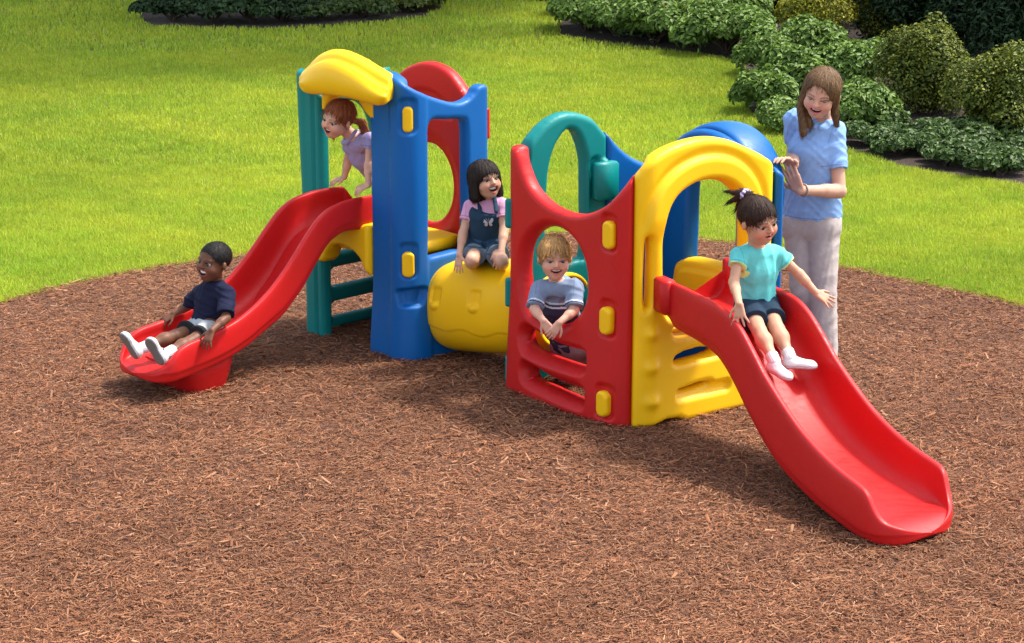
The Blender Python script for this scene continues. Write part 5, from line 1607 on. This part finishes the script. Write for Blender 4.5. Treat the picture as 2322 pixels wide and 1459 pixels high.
# left island bed
G5 = 'shrubs of the far left island bed'
for (u, v), rx, h, n, c, lb in [((395, 48), .55, .33, 3000, LD, 'dark low shrub at the left end of the far island bed'), ((480, 50), .6, .36, 3000, (.028, .06, .02), 'second dark low shrub of the far island bed'),
                            ((570, 52), .6, .38, 3000, (.03, .065, .02), 'third low shrub, in the middle of the far island bed'), ((640, 50), .5, .36, 2500, (.028, .055, .018), 'low shrub beside the dark gap of the island bed'),
                            ((730, 46), .55, .26, 1800, (.05, .085, .02), 'sparse lighter plant right of the island bed middle'), ((820, 40), .5, .24, 1800, (.055, .09, .02), 'sparse plant near the right of the island bed'),
                            ((920, 28), .5, .26, 2200, (.09, .12, .02), 'sunlit yellowish plant at the right tip of the island bed'),
                            ((500, 15), .8, .7, 4000, (.014, .03, .012), 'tall dark shrub at the back of the island bed left part'), ((700, 12), .8, .8, 4000, (.016, .026, .014), 'reddish dark shrub at the back of the island bed'), ((860, 5), .7, .7, 3500, (.012, .026, .01), 'dark shrub at the back right of the island bed')]:
    p = P_(u, v); shrub('low_shrub', lb, 'shrub', G5, p, rx, rx * .8, h, n, .075, .045, c, bumps=12)
# flowers
def flower_plant(lb, pos, colr, n, h):
    root = empty('flowering_plant', (pos[0], pos[1], 0)); tag(root, lb, 'flowers', 'flowering plants at the top of the bed')
    th = rng.uniform(0, 2 * pi, n); q = rng.uniform(0, .35, n)
    P = np.c_[pos[0] + q * np.cos(th), pos[1] + q * np.sin(th), h * rng.uniform(.88, 1.05, n)]
    V, Q, C = [], [], []
    o = 0
    for p in P:
        for k in range(6):
            a = 2 * pi * k / 6; d = np.array([cos(a), sin(a), .4]); s = np.array([-sin(a), cos(a), 0])
            V += [p, p + d * .03 + s * .016, p + d * .05, p + d * .03 - s * .016]; Q.append((o, o + 1, o + 2, o + 3)); o += 4
            C += [np.array(colr) * random.uniform(.7, 1.2)] * 4
    link('blossoms', mesh_np('blossoms', V, quads=np.array(Q), colors=np.array(C), smooth=False), M['petal'], root)
    n2 = 700; P2 = np.c_[pos[0] + rng.normal(0, .2, n2), pos[1] + rng.normal(0, .2, n2), rng.uniform(.05, h * .95, n2)]
    Nn = rng.normal(0, .5, (n2, 3)) + np.array([0, 0, 1]); Nn /= np.linalg.norm(Nn, axis=1)[:, None]
    V, Q, C = leaves(P2, Nn, np.full(n2, .07), np.full(n2, .03), np.array([.04, .08, .025]) * rng.uniform(.6, 1.4, (n2, 1)))
    link('foliage', mesh_np('foliage', V, quads=Q, colors=C, smooth=False), M['leaf'], root)
    stems((pos[0], pos[1], 0), [P[k] for k in range(0, n, 3)], .006, M['bark'], root)
flower_plant('orange red flowers at the top, left of the pink ones', gnd(1482, 94), (.75, .06, .01), 34, .47)
flower_plant('pink flowers at the top of the bed', gnd(1580, 92), (.6, .05, .12), 26, .46)
flower_plant('dusky red flowers between golden boxwood and dark evergreen', gnd(1952, 60), (.42, .04, .03), 22, .80)

# trees whose crowns stand above the frame: they shade the far lawn and the corner beds
def tree(lb, x, y, h, r, zc, n=9500):
    root = empty('shade_tree', (x, y, 0)); tag(root, lb, 'tree')
    rings = []
    for z, rr in ((0, .26), (.3, .20), (1.2, .17), (zc, .12), (h * .85, .04)):
        rings.append([(x + rr * cos(a) + .05 * z * .3, y + rr * sin(a), z) for a in np.linspace(0, 2 * pi, 13)[:-1]])
    tr = loft('trunk', rings, M['bark'], root)
    tips = []
    cs = []
    for k in range(16):
        a = rng.uniform(0, 2 * pi); q = r * math.sqrt(rng.random()) * .8; z = rng.uniform(zc - .2, h - .6)
        cs.append((x + q * cos(a), y + q * sin(a), z))
    cs = np.array(cs)
    stems((x, y, zc * .6), cs, .06, M['bark'], root, 'limb')
    i = rng.integers(0, len(cs), n); d = rng.normal(0, 1, (n, 3)); d /= np.linalg.norm(d, axis=1)[:, None]
    P = cs[i] + d * rng.uniform(.3, 1, (n, 1)) * np.array([r * .42, r * .42, r * .34])
    Nn = rng.normal(0, .6, (n, 3)) + np.array([0, 0, .8]); Nn /= np.linalg.norm(Nn, axis=1)[:, None]
    V, Q, C = leaves(P, Nn, np.full(n, .26), np.full(n, .16), np.array([.03, .06, .015]) * rng.uniform(.6, 1.5, (n, 1)))
    link('crown', mesh_np('crown', V, quads=Q, colors=C, smooth=False), M['leaf'], root)
tree('broad tree standing behind the far island bed', -.9, 31.6, 8.6, 3.0, 4.6)
tree('second broad tree at the back of the far left lawn', 1.6, 33.0, 10.5, 3.2, 5.5)
tree('tree at the back left, its shade lying on the far lawn', -3.6, 34.0, 7.0, 2.6, 2.8)
tree('tall slender tree behind the far leafy mounds', 2.3, 28.9, 12.0, 2.8, 7.6)
tree('tall tree shading the evergreens in the far right corner', 8.3, 27.0, 6.5, 2.4, 2.6)
tree('tree at the right end of the far island bed', -1.15, 30.1, 10.0, 3.0, 5.0)
tree('leftmost tree behind the far island bed', -4.6, 31.8, 9.0, 3.0, 4.5)
tree('tree in the middle of the far island bed', -3.1, 30.5, 9.0, 2.6, 5.0)
tree('tall tree just behind the far island bed', -2.4, 30.7, 11.0, 3.0, 6.0)
tree('tall tree between the island bed and the border bed', .5, 31.2, 12.5, 3.2, 7.0)
tree('slim tall tree standing among the far leafy mounds', 1.95, 28.1, 13.5, 2.4, 9.5)
tree('tree behind the dark evergreens on the right', 9.2, 23.6, 5.4, 1.7, 2.6)
